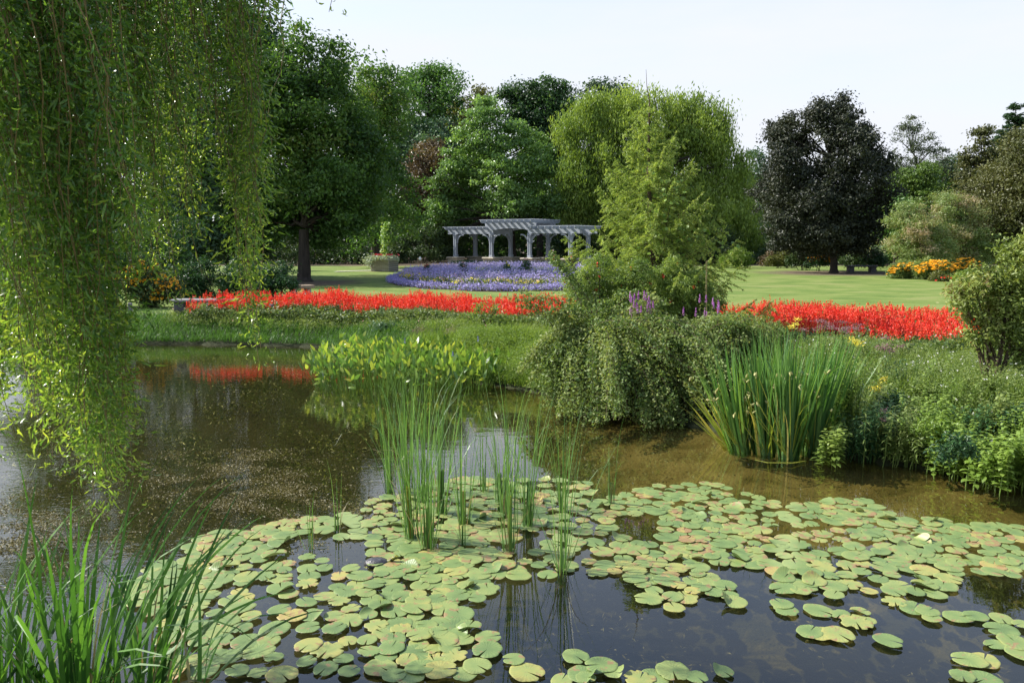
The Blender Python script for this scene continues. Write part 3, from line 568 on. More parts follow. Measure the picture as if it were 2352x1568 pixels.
# ------------------------------------------------------------------ pergola
def pergola():
    D0 = 73.0; c = at(1210, 607, .55); S = D0 / F
    o = atD(1140, 600, D0); o[2] = .55; ang = -radians(34); e1 = np.array([cos(ang), sin(ang), 0]); e2 = np.array([-sin(ang), cos(ang), 0]); up = np.array([0, 0, 1.])
    rz = ang; step = 4.25; dep = 3.2
    th = thing('pergola', o, 'grey blue painted wooden pergola on stone plinths behind the purple flower bed', 'pergola')
    f0 = atD(1047, 600, 74.5); f0[2] = .55
    ph = 2.62; pos = []
    fr = [f0 + e1 * step * i for i in range(4)]; bk = [p + e2 * dep for p in fr]
    for p in fr + bk:
        q = MB().box(p + up * .225, (1.15, 1.15, .45), rz, bev=.03).build('stone_plinth', M['limestone'], th); MB().box(p + up * .53, (1.35, 1.35, .16), rz, bev=.04).build('cap_stone', M['limestone'], q)
        pb = MB()
        pb.box(p + up * (.61 + 1.06), (.27, .27, 2.12), rz)
        for sx in (-1, 1): pb.box(p + up * (.61 + 1.06) - e2 * .155 + e1 * .10 * sx, (.08, .045, 2.10), rz); pb.box(p + up * 1.67 - e1 * .155 + e2 * .10 * sx, (.045, .08, 2.10), rz)
        pb.box(p + up * .72, (.37, .37, .2), rz); pb.box(p + up * 2.68, (.37, .37, .16), rz)
        pb.build('post', M['paint'], th); pos.append(p)
    # curved knee braces
    def brace(p, d, un, z=2.75, r=1.0):
        out = [(r * (1 - cos(t)) * 1.0, -r + r * sin(t)) for t in np.linspace(0, pi / 2, 9)]; inn = [(x + .02 + .13 * sin(i / 8 * pi / 2), y - .13 + .13 * (1 - i / 8) * .9) for i, (x, y) in enumerate(out)]
        MB().prism([(x + .13, y) for x, y in out] + [(x + .27 * (1 - i / 8) + .13 * (i / 8), y - .13 * (i / 8)) for i, (x, y) in list(enumerate(out))[::-1]], p + up * z - un * .05, d, up, un, .10).build('brace', M['paint'], th)
    for i, p in enumerate(fr):
        if i < 3: brace(p, e1, e2, r=.85)
        if i > 0: brace(p, -e1, e2, r=.85)
    brace(bk[1], -e1, e2, r=.8); brace(bk[2], e1, e2, r=.8)
    for p, q in zip(fr, bk): brace(p, e2, e1, r=.8); brace(q, -e2, e1, r=.8)
    zb = 2.76
    # side bay beams, front and back
    for row, s in ((fr, -1), (bk, 1)):
        for (a, b) in ((0, 1), (2, 3)):
            x0, x1 = (-.9, 0.2) if a == 0 else (-.2, .9); pa = row[a] + e1 * x0; pb_ = row[b] + e1 * x1; L = np.linalg.norm(pb_ - pa)
            MB().box((pa + pb_) / 2 + up * (zb + .24), (L, .10, .46), rz).build('beam', M['paint'], th)
        pa = row[1] - e1 * .7; pb_ = row[2] + e1 * .7; L = np.linalg.norm(pb_ - pa)
        arc = [(x, zb + .08 + .42 * cos((x / L - .5) * pi) ** .7) for x in np.linspace(0.02, L - .02, 13)]
        MB().prism(arc + [(L, zb + 1.05), (0, zb + 1.05)], pa - np.array([0, 0, 0]) + e2 * (.06 * s), e1, up, e2 * 1.0, .10 if s > 0 else .10).build('arched_beam', M['paint'], th)
    # rafters: wide boards with shaped ends
    def rafter(p, z, L0, L1, hh=.26):
        Lt = dep + L0 + L1
        MB().prism([(0, .13), (.10, .03), (.28, 0), (Lt - .28, 0), (Lt - .10, .03), (Lt, .13), (Lt, hh), (0, hh)], p - e2 * L0 + up * z, e2, up, e1, .07).build('rafter', M['paint'], th)
    for (a, x0, x1, n) in ((0, -.75, step - .5, 7), (2, .5, step + .75, 7)):
        for x in np.linspace(x0, x1, n): rafter(fr[a] + e1 * x, zb + .38, .75, .75)
    for x in np.linspace(-.6, step + .6, 9): rafter(fr[1] + e1 * x, zb + .98, .95, .95, .28)
    # battens along the top
    for (a, x0, x1, z) in ((0, -1.1, step - .2, zb + .665), (2, .2, step + 1.1, zb + .665), (1, -.95, step + .95, zb + 1.285)):
        for y in np.linspace(-.6, dep + .6, 8): 
            pa = fr[a] + e1 * x0; pb_ = fr[a] + e1 * x1; MB().box((pa + pb_) / 2 + e2 * y + up * z, (x1 - x0, .09, .05), rz).build('batten', M['paint'], th)
pergola()

# ------------------------------------------------------------------ planter, benches, lamp, posts
def planter():
    b = at(884, 623); th = thing('stone_planter', b, 'square stacked stone planter with trailing silver plants on the lawn', 'planter'); rz = -.35
    w = 1.4; up = np.array([0, 0, 1.]); mbx = MB().box((0, 0, 0), (w, w, .78), bev=.02)
    o = mbx.build('wall', M['stacked'], None); o.parent = th; o.location = (0, 0, .39); o.rotation_euler = (0, 0, rz)
    MB().box(b + up * .81, (w + .12, w + .12, .09), rz, bev=.02).build('coping', M['limestone'], th)
    rng = np.random.default_rng(170); 
    pl = thing('silver_plant', b + up * .86, 'silver grey trailing plant spilling over the stone planter', 'plant'); m = MB(); n = 1500
    a = rng.uniform(0, 2 * pi, n); r = rng.uniform(.3, 1.0, n); p = b + np.stack([np.cos(a) * r, np.sin(a) * r, .86 + rng.uniform(0, .22, n) - np.clip(r - .85, 0, 1) * 1.1], -1)
    k = 420; p = np.vstack([p, b + np.stack([-1.0 + rng.normal(size=k) * .22, -.3 + rng.normal(size=k) * .3, .75 + rng.normal(size=k) * .2], -1)])
    m.leaves(p, unit(rng.normal(size=(len(p), 3)) + [0, -.4, .8]), .13, .09, rng.uniform(0, 1, len(p)), rng=rng); m.build('foliage', M['silver'], pl)
    fl = MB(); n = 160; p = b + np.stack([rng.normal(size=n) * .35, rng.normal(size=n) * .3, 1.05 + rng.uniform(0, .15, n)], -1); fl.leaves(p, unit(rng.normal(size=(n, 3)) + [0, -1, .5]), .1, .08, rng.uniform(0, 1, n), rng=rng)
    tag(fl.build('magenta_flower', M['crimson'], None, origin=b + up * .95), 'crimson pink flowers growing in the middle of the stone planter', 'flowers')
    v = thing('vine', b + up * .9, 'upright light green vine trained on a stake in the stone planter', 'vine'); m = MB(); n = 380
    z = rng.uniform(0, 1, n); wob = np.where(z > .8, .1, 0); p = b + np.stack([rng.normal(size=n) * (.14 - .04 * z) + (z > .75) * (z - .75) * 1.0, rng.normal(size=n) * .2, 1.1 + z * 2.3], -1)
    m.leaves(p, unit(rng.normal(size=(n, 3)) * .6 + [-.4, -.6, .5]), .2, .15, rng.uniform(0, 1, n), rng=rng); m.build('foliage', M['vine'], v)
    MB().tube([b + up * .6, b + up * 3.0], .02, 6).build('stake', M['twig'], v)
planter()
def bench(name, label, c, L, W, hh, th_, rz, slabm, legm, legs, topover=0):
    t = thing(name, c, label, 'bench'); up = np.array([0, 0, 1.])
    MB().box(c + up * (hh - th_ / 2), (L, W, th_), rz, bev=.015).build('seat', M[slabm], t)
    e = np.array([cos(rz), sin(rz), 0])
    for s, w in legs: MB().box(c + e * s + up * ((hh - th_) / 2 - .02), (w, W * .72, hh - th_ + .03), rz, bev=.02).build('leg', M[legm], t)
bench('stone_bench', 'long grey slab bench at the left end of the red flower bed', at(474, 724), 1.80, .5, .46, .07, .02, 'slab', 'darkstone', [(-.68, .3), (.68, .3)])
bench('stone_bench', 'short tan stone bench under the dark maple', at(691, 683), .95, .45, .45, .12, .75, 'slab_tan', 'limestone', [(-.28, .16), (.28, .16)])
bench('stone_bench', 'black stone bench in the shade right of the purple maple trunk', at(1978, 626), 2.0, .6, .48, .10, .05, 'darkstone', 'darkstone', [(-.75, .35), (.75, .35)])
def lamp():
    b = at(965, 617); b[1] -= 0; t = thing('garden_lamp', b, 'small white globe lamp on a thin stake beside the dark border', 'lamp')
    MB().tube([b, b + [0, 0, .62]], .02, 6).build('stake', M['bark'], t)
    MB().blob(b + [0, 0, .75], (.11, .11, .15), 12, 8).build('globe', solid('white_globe', [(.3, (.75, .75, .75)), (.7, (.8, .8, .8))], 3, .3, 0), t, smooth=True)
lamp()
pl = ['nearest the willow strands', 'in front of the long stone bench', 'second right of the long bench', 'below the middle of the left red bed', 'above the pickerelweed']
for i, (px, py) in enumerate([(300, 734), (480, 736), (626, 738), (780, 740), (903, 744)]):
    b = at(px, py + 7, .35); rng = np.random.default_rng(i)
    m = MB(); m.box(b + [0, 0, .2], (.10, .09, .72), rng.uniform(-.4, .4), bev=.012)
    tag(m.build('wooden_post', M['post'], origin=b), 'short weathered grey post in the bank grass ' + pl[i], 'post', 'short posts along the pond bank').rotation_euler = (rng.normal() * .04, rng.normal() * .05, 0)
# garden path
m = MB(); p0 = at(770, 624.5); p1 = at(1010, 619.5)
xs_ = np.linspace(0, 1, 14); v = []
for u in xs_:
    p = p0 + (p1 - p0) * u; p[1] += 1.2 * sin(u * 3); v += [[p[0], p[1] - .55, .585], [p[0], p[1] + .55, .585]]
m.add(v, [[2 * i, 2 * i + 2, 2 * i + 3, 2 * i + 1] for i in range(13)]).build('path', M['pathm'])['kind'] = 'structure'

# ------------------------------------------------------------------ flower beds
def spikes(mb, p, hgt, rad, k, size, rng, tint=None):
    n = len(p); c = np.repeat(p, k, 0); h = np.repeat(np.broadcast_to(hgt, (n,)), k); u = rng.uniform(0, 1, n * k); a = rng.uniform(0, 2 * pi, n * k)
    r = rad * (1.15 - u * .8); q = c + np.stack([np.cos(a) * r, np.sin(a) * r, u * h], -1)
    nr = unit(np.stack([np.cos(a), np.sin(a), .35 + 0 * a], -1) + rng.normal(size=(n * k, 3)) * .3)
    al = np.stack([np.cos(a) * .5, np.sin(a) * .5, 1 + 0 * a], -1)
    t = np.clip(np.repeat(rng.uniform(0, .7, n), k) + rng.uniform(0, .3, n * k), 0, 1) if tint is None else tint
    mb.leaves(q, nr, size * rng.uniform(.7, 1.2, n * k), size * .62, t, al, rng=rng)
def along(line, n, w0, w1, rng):
    line = np.array(line); m = (line[:, :2] + line[:, 2:]) / 2; wd = np.linalg.norm(line[:, 2:] - line[:, :2], axis=1); sl = np.linalg.norm(np.diff(m, axis=0), axis=1) * (wd[1:] + wd[:-1]); cs = np.concatenate([[0], np.cumsum(sl)]); t = np.interp(rng.uniform(0, cs[-1], n), cs, np.arange(len(cs))); i = np.minimum(t.astype(int), len(line) - 2); f = (t - i)[:, None]
    a = line[i] * (1 - f) + line[i + 1] * f; return a[:, :2] + (a[:, 2:] - a[:, :2]) * rng.uniform(w0, w1, n)[:, None], t / (len(line) - 1)
def red_bed(name, label, pix, nsp, seed):
    rng = np.random.default_rng(seed); line = []
    for (px, pyf, pyb) in pix:      # front base row, back base row
        f = at(px, pyf); b = at(px, pyb); line.append([f[0], f[1], b[0], b[1]])
    xy, u = along(line, nsp, .0, 1., rng); z = ground_z(xy[:, 0], xy[:, 1])
    fade = 0; jit = rng.uniform(0, 1, nsp); dd = np.sin(xy[:, 0] * 2.1) * .04 + np.sin(xy[:, 0] * 5.3 + xy[:, 1]) * .03
    b3 = np.stack([xy[:, 0], xy[:, 1], z + .27 + dd * 1.5 + jit * .15], -1); b3 = b3[rng.random(nsp) < 1.0 + .45 * np.sin(xy[:, 0] * 3.7 + 2 * np.sin(xy[:, 1] * 2.9))]; nsp_ = len(b3)
    th = thing(name, (b3[:, 0].mean(), b3[:, 1].mean(), .55), label, 'flower bed'); th['kind'] = 'stuff'
    mb = MB(); spikes(mb, b3, rng.uniform(.09, .27, nsp_), .03, 22, .034, rng); o = mb.build('flowers', M['red'], th); o['kind'] = 'stuff'
    g = MB(); n = nsp * 16; xy, u = along(line, n, -.12, 1.0, rng); z = ground_z(xy[:, 0], xy[:, 1])
    p = np.stack([xy[:, 0], xy[:, 1], z + rng.uniform(.02, .37, n)], -1); g.leaves(p, unit(rng.normal(size=(n, 3)) * .7 + [0, -.2, .8]), .075, .05, np.clip(rng.uniform(0, .9, n), 0, 1), rng=rng)
    o = g.build('leaves', M['salvia_leaf'], th); o['kind'] = 'stuff'
    return line
red_bed('red_salvia_bed', 'long band of red salvia spikes on the bank left of the larch', [(425, 731, 729), (500, 730, 725), (560, 731, 713), (600, 729, 711), (700, 731, 711), (800, 735, 713), (900, 740, 716), (1050, 750, 720), (1180, 760, 724), (1300, 768, 726), (1400, 770, 728)], 4400, 201)
red_bed('red_salvia_bed', 'curving band of red salvia spikes right of the larch', [(1620, 784, 744), (1700, 791, 744), (1800, 802, 744), (1900, 812, 746), (2000, 822, 749), (2100, 830, 756), (2190, 826, 768), (2260, 812, 780)], 2900, 202)

def purple_bed():
    rng = np.random.default_rng(210); cx, cy, rx, ry = -.1, 42.3, 6.5, 10.6
    th = thing('purple_flower_bed', (cx, cy, .55), 'large oval bed of violet and blue flowers in the middle of the lawn', 'flower bed'); th['kind'] = 'stuff'
    s = MB(); a = np.linspace(0, 2 * pi, 49)[:-1]; v = [[cx, cy, .80]]; 
    for r, z in ((.5, .74), (.8, .68), (1.0, .545)): v += [[cx + rx * r * cos(t) * 1.01, cy + ry * r * sin(t) * 1.01, z] for t in a]
    s.add(v, [[0, 1 + i, 1 + (i + 1) % 48] for i in range(48)]); s.f.append(np.array([[1 + k * 48 + i, 49 + k * 48 + i, 49 + k * 48 + (i + 1) % 48, 1 + k * 48 + (i + 1) % 48] for k in range(2) for i in range(48)])); s.m.append(np.zeros(96, int))
    s.build('soil', M['soil'], th)
    def pts(n, r0, r1):
        t = rng.uniform(0, 2 * pi, n); r = np.sqrt(rng.uniform(r0 ** 2, r1 ** 2, n)); return np.stack([cx + rx * r * np.cos(t), cy + ry * r * np.sin(t)], -1), r
    def gz(r): return .55 + .25 * (1 - r) ** .7
    def heads(name, mat, n, r0, r1, h0, h1, size, k=7, spread=.09, leafy=0):
        xy, r = pts(n, r0, r1); z = gz(r) + rng.uniform(h0, h1, n) + .05 * np.sin(xy[:, 0] * 2) * np.sin(xy[:, 1] * 1.1); c = np.stack([xy[:, 0], xy[:, 1], z], -1)
        q = np.repeat(c, k, 0) + rng.normal(size=(n * k, 3)) * [spread, spread, spread * .6]; t = np.repeat(rng.uniform(0, .6, n), k) + rng.uniform(0, .4, n * k)
        m = MB(); m.leaves(q, unit(rng.normal(size=(n * k, 3)) * .6 + [0, -.3, .8]), size, size * .8, np.clip(t, 0, 1), rng=rng); o = m.build(name, M[mat], th); o['kind'] = 'stuff'
    heads('edging_flowers', 'ageratum', 3600, .93, 1.0, .06, .24, .065)
    heads('violet_flowers', 'violet', 3000, .05, .88, .28, .62, .065, k=7, spread=.10)
    heads('lilac_flowers', 'lilac', 2200, .45, .90, .28, .5, .06, k=5)
    heads('yellow_flowers', 'yellow', 170, .82, .91, .24, .4, .085, k=6, spread=.07)
    heads('peach_flowers', 'pink', 150, .6, .92, .26, .45, .07, k=4)
    n = 34000; xy, r = pts(n, 0, .985); p = np.stack([xy[:, 0], xy[:, 1], gz(r) + rng.uniform(0, .40, n) * np.where(r > .9, .4, 1)], -1)
    g = MB(); g.leaves(p, unit(rng.normal(size=(n, 3)) * .7 + [0, -.3, .7]), .12, .05, rng.uniform(0, 1, n), rng=rng); o = g.build('leaves', M['weed'], th); o['kind'] = 'stuff'
purple_bed()
for i, (px, py, mt, lab) in enumerate([(975, 640, 'crimson', 'rose bush with one crimson bloom at the left end of the purple bed'), (1205, 630, 'pink', 'green rose bush with pink blooms in the centre of the purple bed'), (1160, 640, 'yellow', 'green rose bush with a pale bloom left of centre in the purple bed'),
                                       (1060, 638, 'pink', 'rose bush standing in the left half of the purple bed'), (1205 + 65, 622, 'crimson', 'tall rose with red blooms right of centre before the pergola plinth'), (1310, 622, 'crimson', 'rose bush with red blooms next to the larch branch tips')]):
    D = [40, 37, 38, 39, 46, 40][i]
    shrub('rose_bush', lab, px, py, [(px, py - 10, 13), (px + 4, py - 26, 9), (px - 6, py + 6, 12)], 'bush', 220 + i, D=D, leaf=.08, per=40, crad=.16, cat='shrub', flowers=(mt, 2, .09), z0=.7)
# orange and pink border on the right
for i, (px, py, w, h, fm, n, lab, lf) in enumerate([
    (2075, 640, 44, 40, 'orange', 150, 'golden orange coneflower clump at the left end of the right border', 'weed'),
    (2140, 642, 50, 48, 'orange', 190, 'largest golden orange coneflower clump in the middle of the right border', 'weed'),
    (2205, 640, 36, 52, 'orange', 100, 'narrow orange coneflower clump at the right end of the orange row', 'weed'),
    (2160, 646, 30, 14, 'red', 16, 'low plant with red orange blooms at the lawn edge below the coneflowers', 'olive'),
    (2225, 650, 34, 26, 'crimson', 4, 'bushy green plant with a few red blooms at the right border front', 'wildrose'),
    (2258, 640, 24, 26, 'pink', 70, 'dusty pink stonecrop beside the orange coneflowers', 'weed'),
    (2285, 650, 30, 40, 'white', 30, 'white speckled daisy plant behind the viburnum at the right border', 'weed'),
    (2262, 660, 16, 14, 'orange', 14, 'tiny orange flowered plant at the lawn edge near the viburnum', 'weed')]):
    D = at(px, py)[1]; base = py
    bl = [(px - w * .45, base - h * .5, w * .38), (px, base - h * .55, w * .45), (px + w * .45, base - h * .5, w * .38), (px, base - h * .25, w * .4), (px - w * .4, base - h * .2, w * .32), (px + w * .4, base - h * .2, w * .32)]
    t = shrub('border_flower_clump', lab, px, py, bl, lf, 230 + i, D=D, leaf=.10, per=60, crad=.2, cat='plant', z0=.55)
    rng = np.random.default_rng(240 + i); fb = MB(); x = rng.uniform(-1, 1, n); k = 8
    zt = .55 + h * D / F * (.78 + .3 * rng.uniform(-1, .5, n) * (1 if i < 3 else .6)); cen = at(px, py)
    c = np.stack([cen[0] + x * w * D / F * .9, cen[1] - .2 + rng.uniform(-.9, .5, n) * .5, zt * (1 - .25 * np.abs(x) ** 3)], -1)
    a = np.tile(np.arange(k) * 2 * pi / k, n); cc = np.repeat(c, k, 0); al = np.stack([np.cos(a), np.sin(a) * .8, np.sin(a) * -.4], -1); s = .085 if fm == 'orange' else .06
    nn = unit(np.repeat(unit(rng.normal(size=(n, 3)) * .3 + [-.1, -.6, .8]), k, 0)); qq = cc + al * s * .5
    if n < 90:
        for j in range(n):
            z_ = slice(j * k, j * k + k); MB().leaves(qq[z_], nn[z_], s * 1.2, s * .6, .5, al[z_], rng=rng).build('bloom', M[fm], t)
        continue
    fb.leaves(cc + al * s * .5, unit(np.repeat(unit(rng.normal(size=(n, 3)) * .3 + [-.1, -.6, .8]), k, 0)), s, s * .5, rng.uniform(0, 1, n * k), al, rng=rng)
    fb.build('blooms', M[fm], t)['kind'] = 'stuff'
rng = np.random.default_rng(250)
b = at(2292, 622); t = thing('amaranth', b, 'dark red drooping amaranth standing in the right border', 'plant'); m = MB(); n = 400
p = b + np.stack([rng.normal(size=n) * .12 + np.sin(np.linspace(0, 9, n)) * .15, rng.normal(size=n) * .1, rng.uniform(.4, 1.6, n)], -1); m.leaves(p, rnd_dir(n, rng), .1, .06, rng.uniform(0, 1, n), rng=rng); m.build('flowers', M['darkred'], t)
MB().tube([b, b + [0, 0, 1.6]], .02, 5).build('stem', M['twig'], t)

# ------------------------------------------------------------------ young larch with climbing vine
def larch():
    rng = np.random.default_rng(300); b = at(1496, 800, .3); b[1] = 15.4; b[0] = (1500 - CX) / F * 15.4; b[2] = .5; D = b[1]
    th = thing('larch_tree', b, 'young feathery yellow green larch rising out of the shrubs at the pond edge', 'tree'); wb = MB(); mb = MB()
    top = atD(1492, 236, D); lead = atD(1484, 160, D); h = top[2] - b[2]
    stem = np.array([b, b + (top - b) * .35 + [.06, 0, 0], b + (top - b) * .7 + [-.04, 0, 0], top, (top + lead) / 2 + [-.02, 0, 0], lead]); wb.tube(stem, [.075, .055, .032, .012, .006, .003], 8)
    N_ = 140; P = []; Dd = []
    for i in range(N_):
        f = .04 + .94 * (i / N_); z0 = b + (top - b) * f; a = i * 2.399 + rng.normal() * .3; r = 2.1 * (1 - f) ** .95 * rng.uniform(.6, 1.25) + .10
        d = np.array([cos(a), sin(a), 0]); el = .30 * (f) + rng.uniform(-.02, .22)
        e = z0 + d * r + np.array([0, 0, el * r]); n = 7; t = np.linspace(0, 1, n)[:, None]; pts = z0 + (e - z0) * t; pts[:, 2] += -.16 * r * np.sin(t[:, 0] * pi) + .10 * r * t[:, 0] ** 3
        wb.tube(pts, np.linspace(.014 * (1.2 - f), .003, n), 4)
        side = np.cross(d, [0, 0, 1.]); k = max(5, int(r * 17))
        segs = [(pts, r)]
        for j in range(k):
            u = rng.uniform(.12, .97); q = z0 + (e - z0) * u; q[2] = np.interp(u, t[:, 0], pts[:, 2]); ln = r * .36 * (1.15 - u) * rng.uniform(.6, 1.3) + .07
            dd = unit(d * .75 + side * rng.choice([-1, 1]) * rng.uniform(.3, 1) + np.array([0, 0, rng.uniform(-.55, .15)])); tw = q + dd * ln * np.linspace(0, 1, 4)[:, None]; tw[:, 2] -= np.linspace(0, 1, 4) ** 2 * ln * .22
            segs.append((tw, ln)); wb.tube(tw, [.004, .003, .0025, .002], 3)
        for (pp, ln) in segs:
            m = int(ln * 230) + 14; u = rng.uniform(.04, 1, m) * (len(pp) - 1); ii = np.minimum(u.astype(int), len(pp) - 2); ff = (u - ii)[:, None]
            c = pp[ii] * (1 - ff) + pp[ii + 1] * ff; ax = unit(pp[ii + 1] - pp[ii]); al = unit(rnd_dir(m, rng) + ax * .9 + [0, 0, .15])
            s = rng.uniform(.028, .055, m); mb.leaves(c + al * s[:, None] * .5, unit(np.cross(al, rnd_dir(m, rng))), s, .0135, np.clip(rng.uniform(0, 1) * .55 + rng.uniform(0, .45, m), 0, 1), al, fold=.02, rng=rng)
    wb.build('trunk', M['twig'], th); mb.build('needles', M['larch'], th)
    # vine: broad leaves strung up the larch
    v = thing('climbing_vine', b + [0.1, -.3, 0], 'broad leaved light green vine climbing through the larch', 'vine'); lb = MB(); sb = MB()
    pts = np.array([atD(x, y, D - .45) for x, y in ((1560, 700), (1545, 640), (1520, 585), (1530, 520), (1540, 470), (1525, 440), (1545, 400), (1520, 385))]); sb.tube(pts, .006, 4)
    c = []
    for (x, y, s, n) in ((1535, 415, 30, 16), (1490, 385, 22, 9), (1520, 440, 20, 10), (1548, 460, 26, 14), (1525, 490, 24, 10), (1505, 525, 25, 14), (1560, 525, 30, 14), (1590, 555, 30, 12), (1655, 550, 28, 12), (1540, 600, 40, 16), (1470, 600, 40, 14), (1610, 610, 36, 12), (1530, 670, 40, 14)):
        for _ in range(n): c.append(atD(x + rng.normal() * s * .5, y + rng.normal() * s * .5, D - rng.uniform(.3, .9)))
    c = np.array(c); n = len(c); nr = unit(rng.normal(size=(n, 3)) * .5 + [-.3, -.8, .6]); s = rng.uniform(.055, .105, n)
    lb.leaves(c, nr, s, s * .9, rng.uniform(0, 1, n), fold=.08, rng=rng); lb.leaves(c + nr * .004, nr, s * .9, s * .8, rng.uniform(.3, 1, n), fold=-.04, rng=rng)
    lb.build('leaves', M['vine'], v); sb.build('stem', M['twig'], v)
larch()

# ------------------------------------------------------------------ shrubs on the promontory
def arching(name, label, origin, arcs, mat, seed, leaf=.022, step=.016, fan=.06, cat='shrub'):
    """fountain of arching branches; arcs: list of (end point, rise)"""
    rng = np.random.default_rng(seed); th = thing(name, origin, label, cat); wb = MB(); mb = MB()
    for (s, e, rise, rad) in arcs:
        n = 12; t = np.linspace(0, 1, n); pts = s + (e - s) * t[:, None]; pts[:, 2] = s[2] + rise * (1 - (1 - t * 1.35) ** 2) / 1 * .9 * (t < 2) ; k = (e[2] - pts[-1, 2]); pts[:, 2] += k * t ** 2.0
        wb.tube(pts, np.linspace(.007, .002, n), 3)
        L = np.linalg.norm(np.diff(pts, axis=0), axis=1).sum(); m = int(L / step); u = rng.uniform(.12, 1.0, m) * (n - 1); i = np.minimum(u.astype(int), n - 2)
        c = pts[i] + (pts[i + 1] - pts[i]) * (u - i)[:, None]; w = rad * (1.25 - u / (n - 1)) + .012; off = rng.normal(size=(m, 3)) * w[:, None]; off[:, 2] *= .7; c = c + off
        nr = unit(off / (w[:, None] + 1e-6) * .3 + [0, 0, .55] + rng.normal(size=(m, 3)) * .55); s_ = leaf * rng.uniform(.45, 1.6, m)
        mb.leaves(c, nr, s_, s_ * .62, np.clip(rng.uniform(0, .65) + rng.uniform(0, .4, m), 0, 1), rng=rng)
    wb.build('branches', M['twig'], th); mb.build('foliage', M[mat], th); return th
rng = np.random.default_rng(320)
def fountain_arcs(root, n, targets, D, zmin=.03):
    arcs = []
    for q in range(n):
        if q % 7 == 0:
            (px, py, jx, jy, dd) = targets[(q // 7) % len(targets)]; px += rng.normal() * jx * 1.25; py += rng.normal() * jy * 1.35; dq = rng.normal() * .3
        e = atD(px + rng.normal() * 9, py + rng.normal() * 12, D + dd + dq + rng.normal() * .07); e[2] = max(e[2], zmin)
        s = root + rng.normal(size=3) * [.35, .25, .05]; hr = np.linalg.norm((e - s)[:2]); arcs.append((s, e, rng.uniform(.25, .75) + hr * .25 + max(0, e[2] - s[2]) * .3, rng.uniform(.05, .10)))
    return arcs
r1 = np.array([1.55, 12.6, .35])
arching('fountain_shrub', 'wide arching small leaved shrub cascading to the water below the larch', r1, fountain_arcs(r1, 672,
    [(1255, 880, 35, 35, -.2), (1300, 920, 35, 25, -.6), (1360, 945, 30, 22, -1.0), (1430, 970, 30, 15, -1.4), (1500, 980, 30, 12, -1.6), (1560, 980, 28, 15, -1.7), (1620, 950, 28, 25, -1.6), (1240, 820, 30, 30, 0), (1300, 760, 40, 40, .4), (1400, 740, 50, 30, .3), (1500, 780, 50, 40, -.3), (1400, 840, 50, 40, -.6), (1480, 880, 50, 40, -1.0), (1580, 860, 45, 45, -1.0), (1640, 880, 20, 30, -1.0), (1320, 850, 40, 40, -.4)], 12.2),
    'fountain', 321, leaf=.042, step=.0085)
r2 = np.array([3.0, 11.8, .45])
arching('fountain_shrub', 'smaller darker arching shrub between the cascading shrub and the iris clump', r2, fountain_arcs(r2, 230,
    [(1640, 760, 40, 30, .2), (1700, 770, 40, 25, .2), (1660, 830, 40, 30, -.2), (1720, 800, 30, 30, 0), (1640, 900, 30, 30, -.6), (1600, 930, 30, 20, -.8), (1780, 780, 30, 15, .3)], 11.6), 'fountain', 322, leaf=.04, step=.009)
shrub('wild_rose', 'light green wild rose bush round the foot of the larch on its left', 1390, 760, [(1340, 690, 40), (1390, 660, 44), (1440, 640, 36), (1350, 640, 26), (1420, 700, 50), (1480, 690, 40), (1330, 730, 36), (1400, 740, 40), (1470, 620, 30), (1380, 610, 26), (1310, 660, 20)], 'wildrose', 330, D=14.0, leaf=.042, per=80, crad=.12, dens=.85, flowers=('red', 1, .04))
shrub('wild_rose', 'light green wild rose bush round the foot of the larch on its right', 1570, 760, [(1530, 640, 30), (1570, 660, 40), (1610, 650, 30), (1560, 710, 44), (1620, 700, 36), (1520, 700, 36), (1640, 740, 26), (1590, 740, 36), (1655, 700, 16), (1545, 610, 22)], 'wildrose', 331, D=14.2, leaf=.042, per=80, crad=.12, dens=.85, flowers=('red', 1, .04))
shrub('spirea_bush', 'grey green leafy mass between the wild rose and the iris clump', 1760, 780, [(1690, 740, 26), (1740, 752, 24), (1790, 758, 22), (1700, 770, 26), (1650, 760, 26)], 'wildrose', 332, D=13.0, leaf=.032, per=80, crad=.12, dens=.7)
def loosestrife(px, py, D, n, seed, lab):
    rng = np.random.default_rng(seed); b = atD(px, py + 90, D); b[2] = .5; t = thing('purple_loosestrife', b, lab, 'flower'); s = MB(); f = MB(); g = MB()
    for _ in range(n):
        e = atD(px + rng.normal() * 24, py + rng.uniform(-22, 25), D + rng.normal() * .12); s.tube(path_curve(b + rng.normal(size=3) * [.05, .05, 0], e, 0, 4), [.005, .004, .003, .002], 4)
        hh = rng.uniform(.10, .2); d = unit(e - b); spikes(f, (e - [0, 0, hh * .5])[None], hh * .9, .015, 70, .018, rng)
        m = 36; u = rng.uniform(.3, .95, m)[:, None]; g.leaves(b + (e - b) * u + rng.normal(size=(m, 3)) * .025, unit(rng.normal(size=(m, 3)) + [0, 0, .8]), .06, .014, rng.uniform(0, 1, m), rng=rng)
    s.build('stem', M['twig'], t); f.build('flowers', M['magenta'], t); g.build('leaves', M['weed'], t)
loosestrife(1472, 696, 11.6, 17, 340, 'purple flower spikes standing in front of the larch')
loosestrife(1614, 702, 12.8, 11, 341, 'smaller group of purple flower spikes right of the larch foot')
# tall dead stalk
b = atD(1622, 760, 13.4); b[2] = .5; e = atD(1622, 600, 13.4)
m = MB(); m.tube([b, (b + e) / 2 + [.02, 0, 0], e], [.01, .008, .006], 5); spikes(m, (b * .35 + e * .65)[None], (e - b)[2] * .36, .016, 120, .02, rng)
tag(m.build('mullein_stalk', M['dry'], origin=b), 'tall tan dried stalk right of the larch', 'plant')

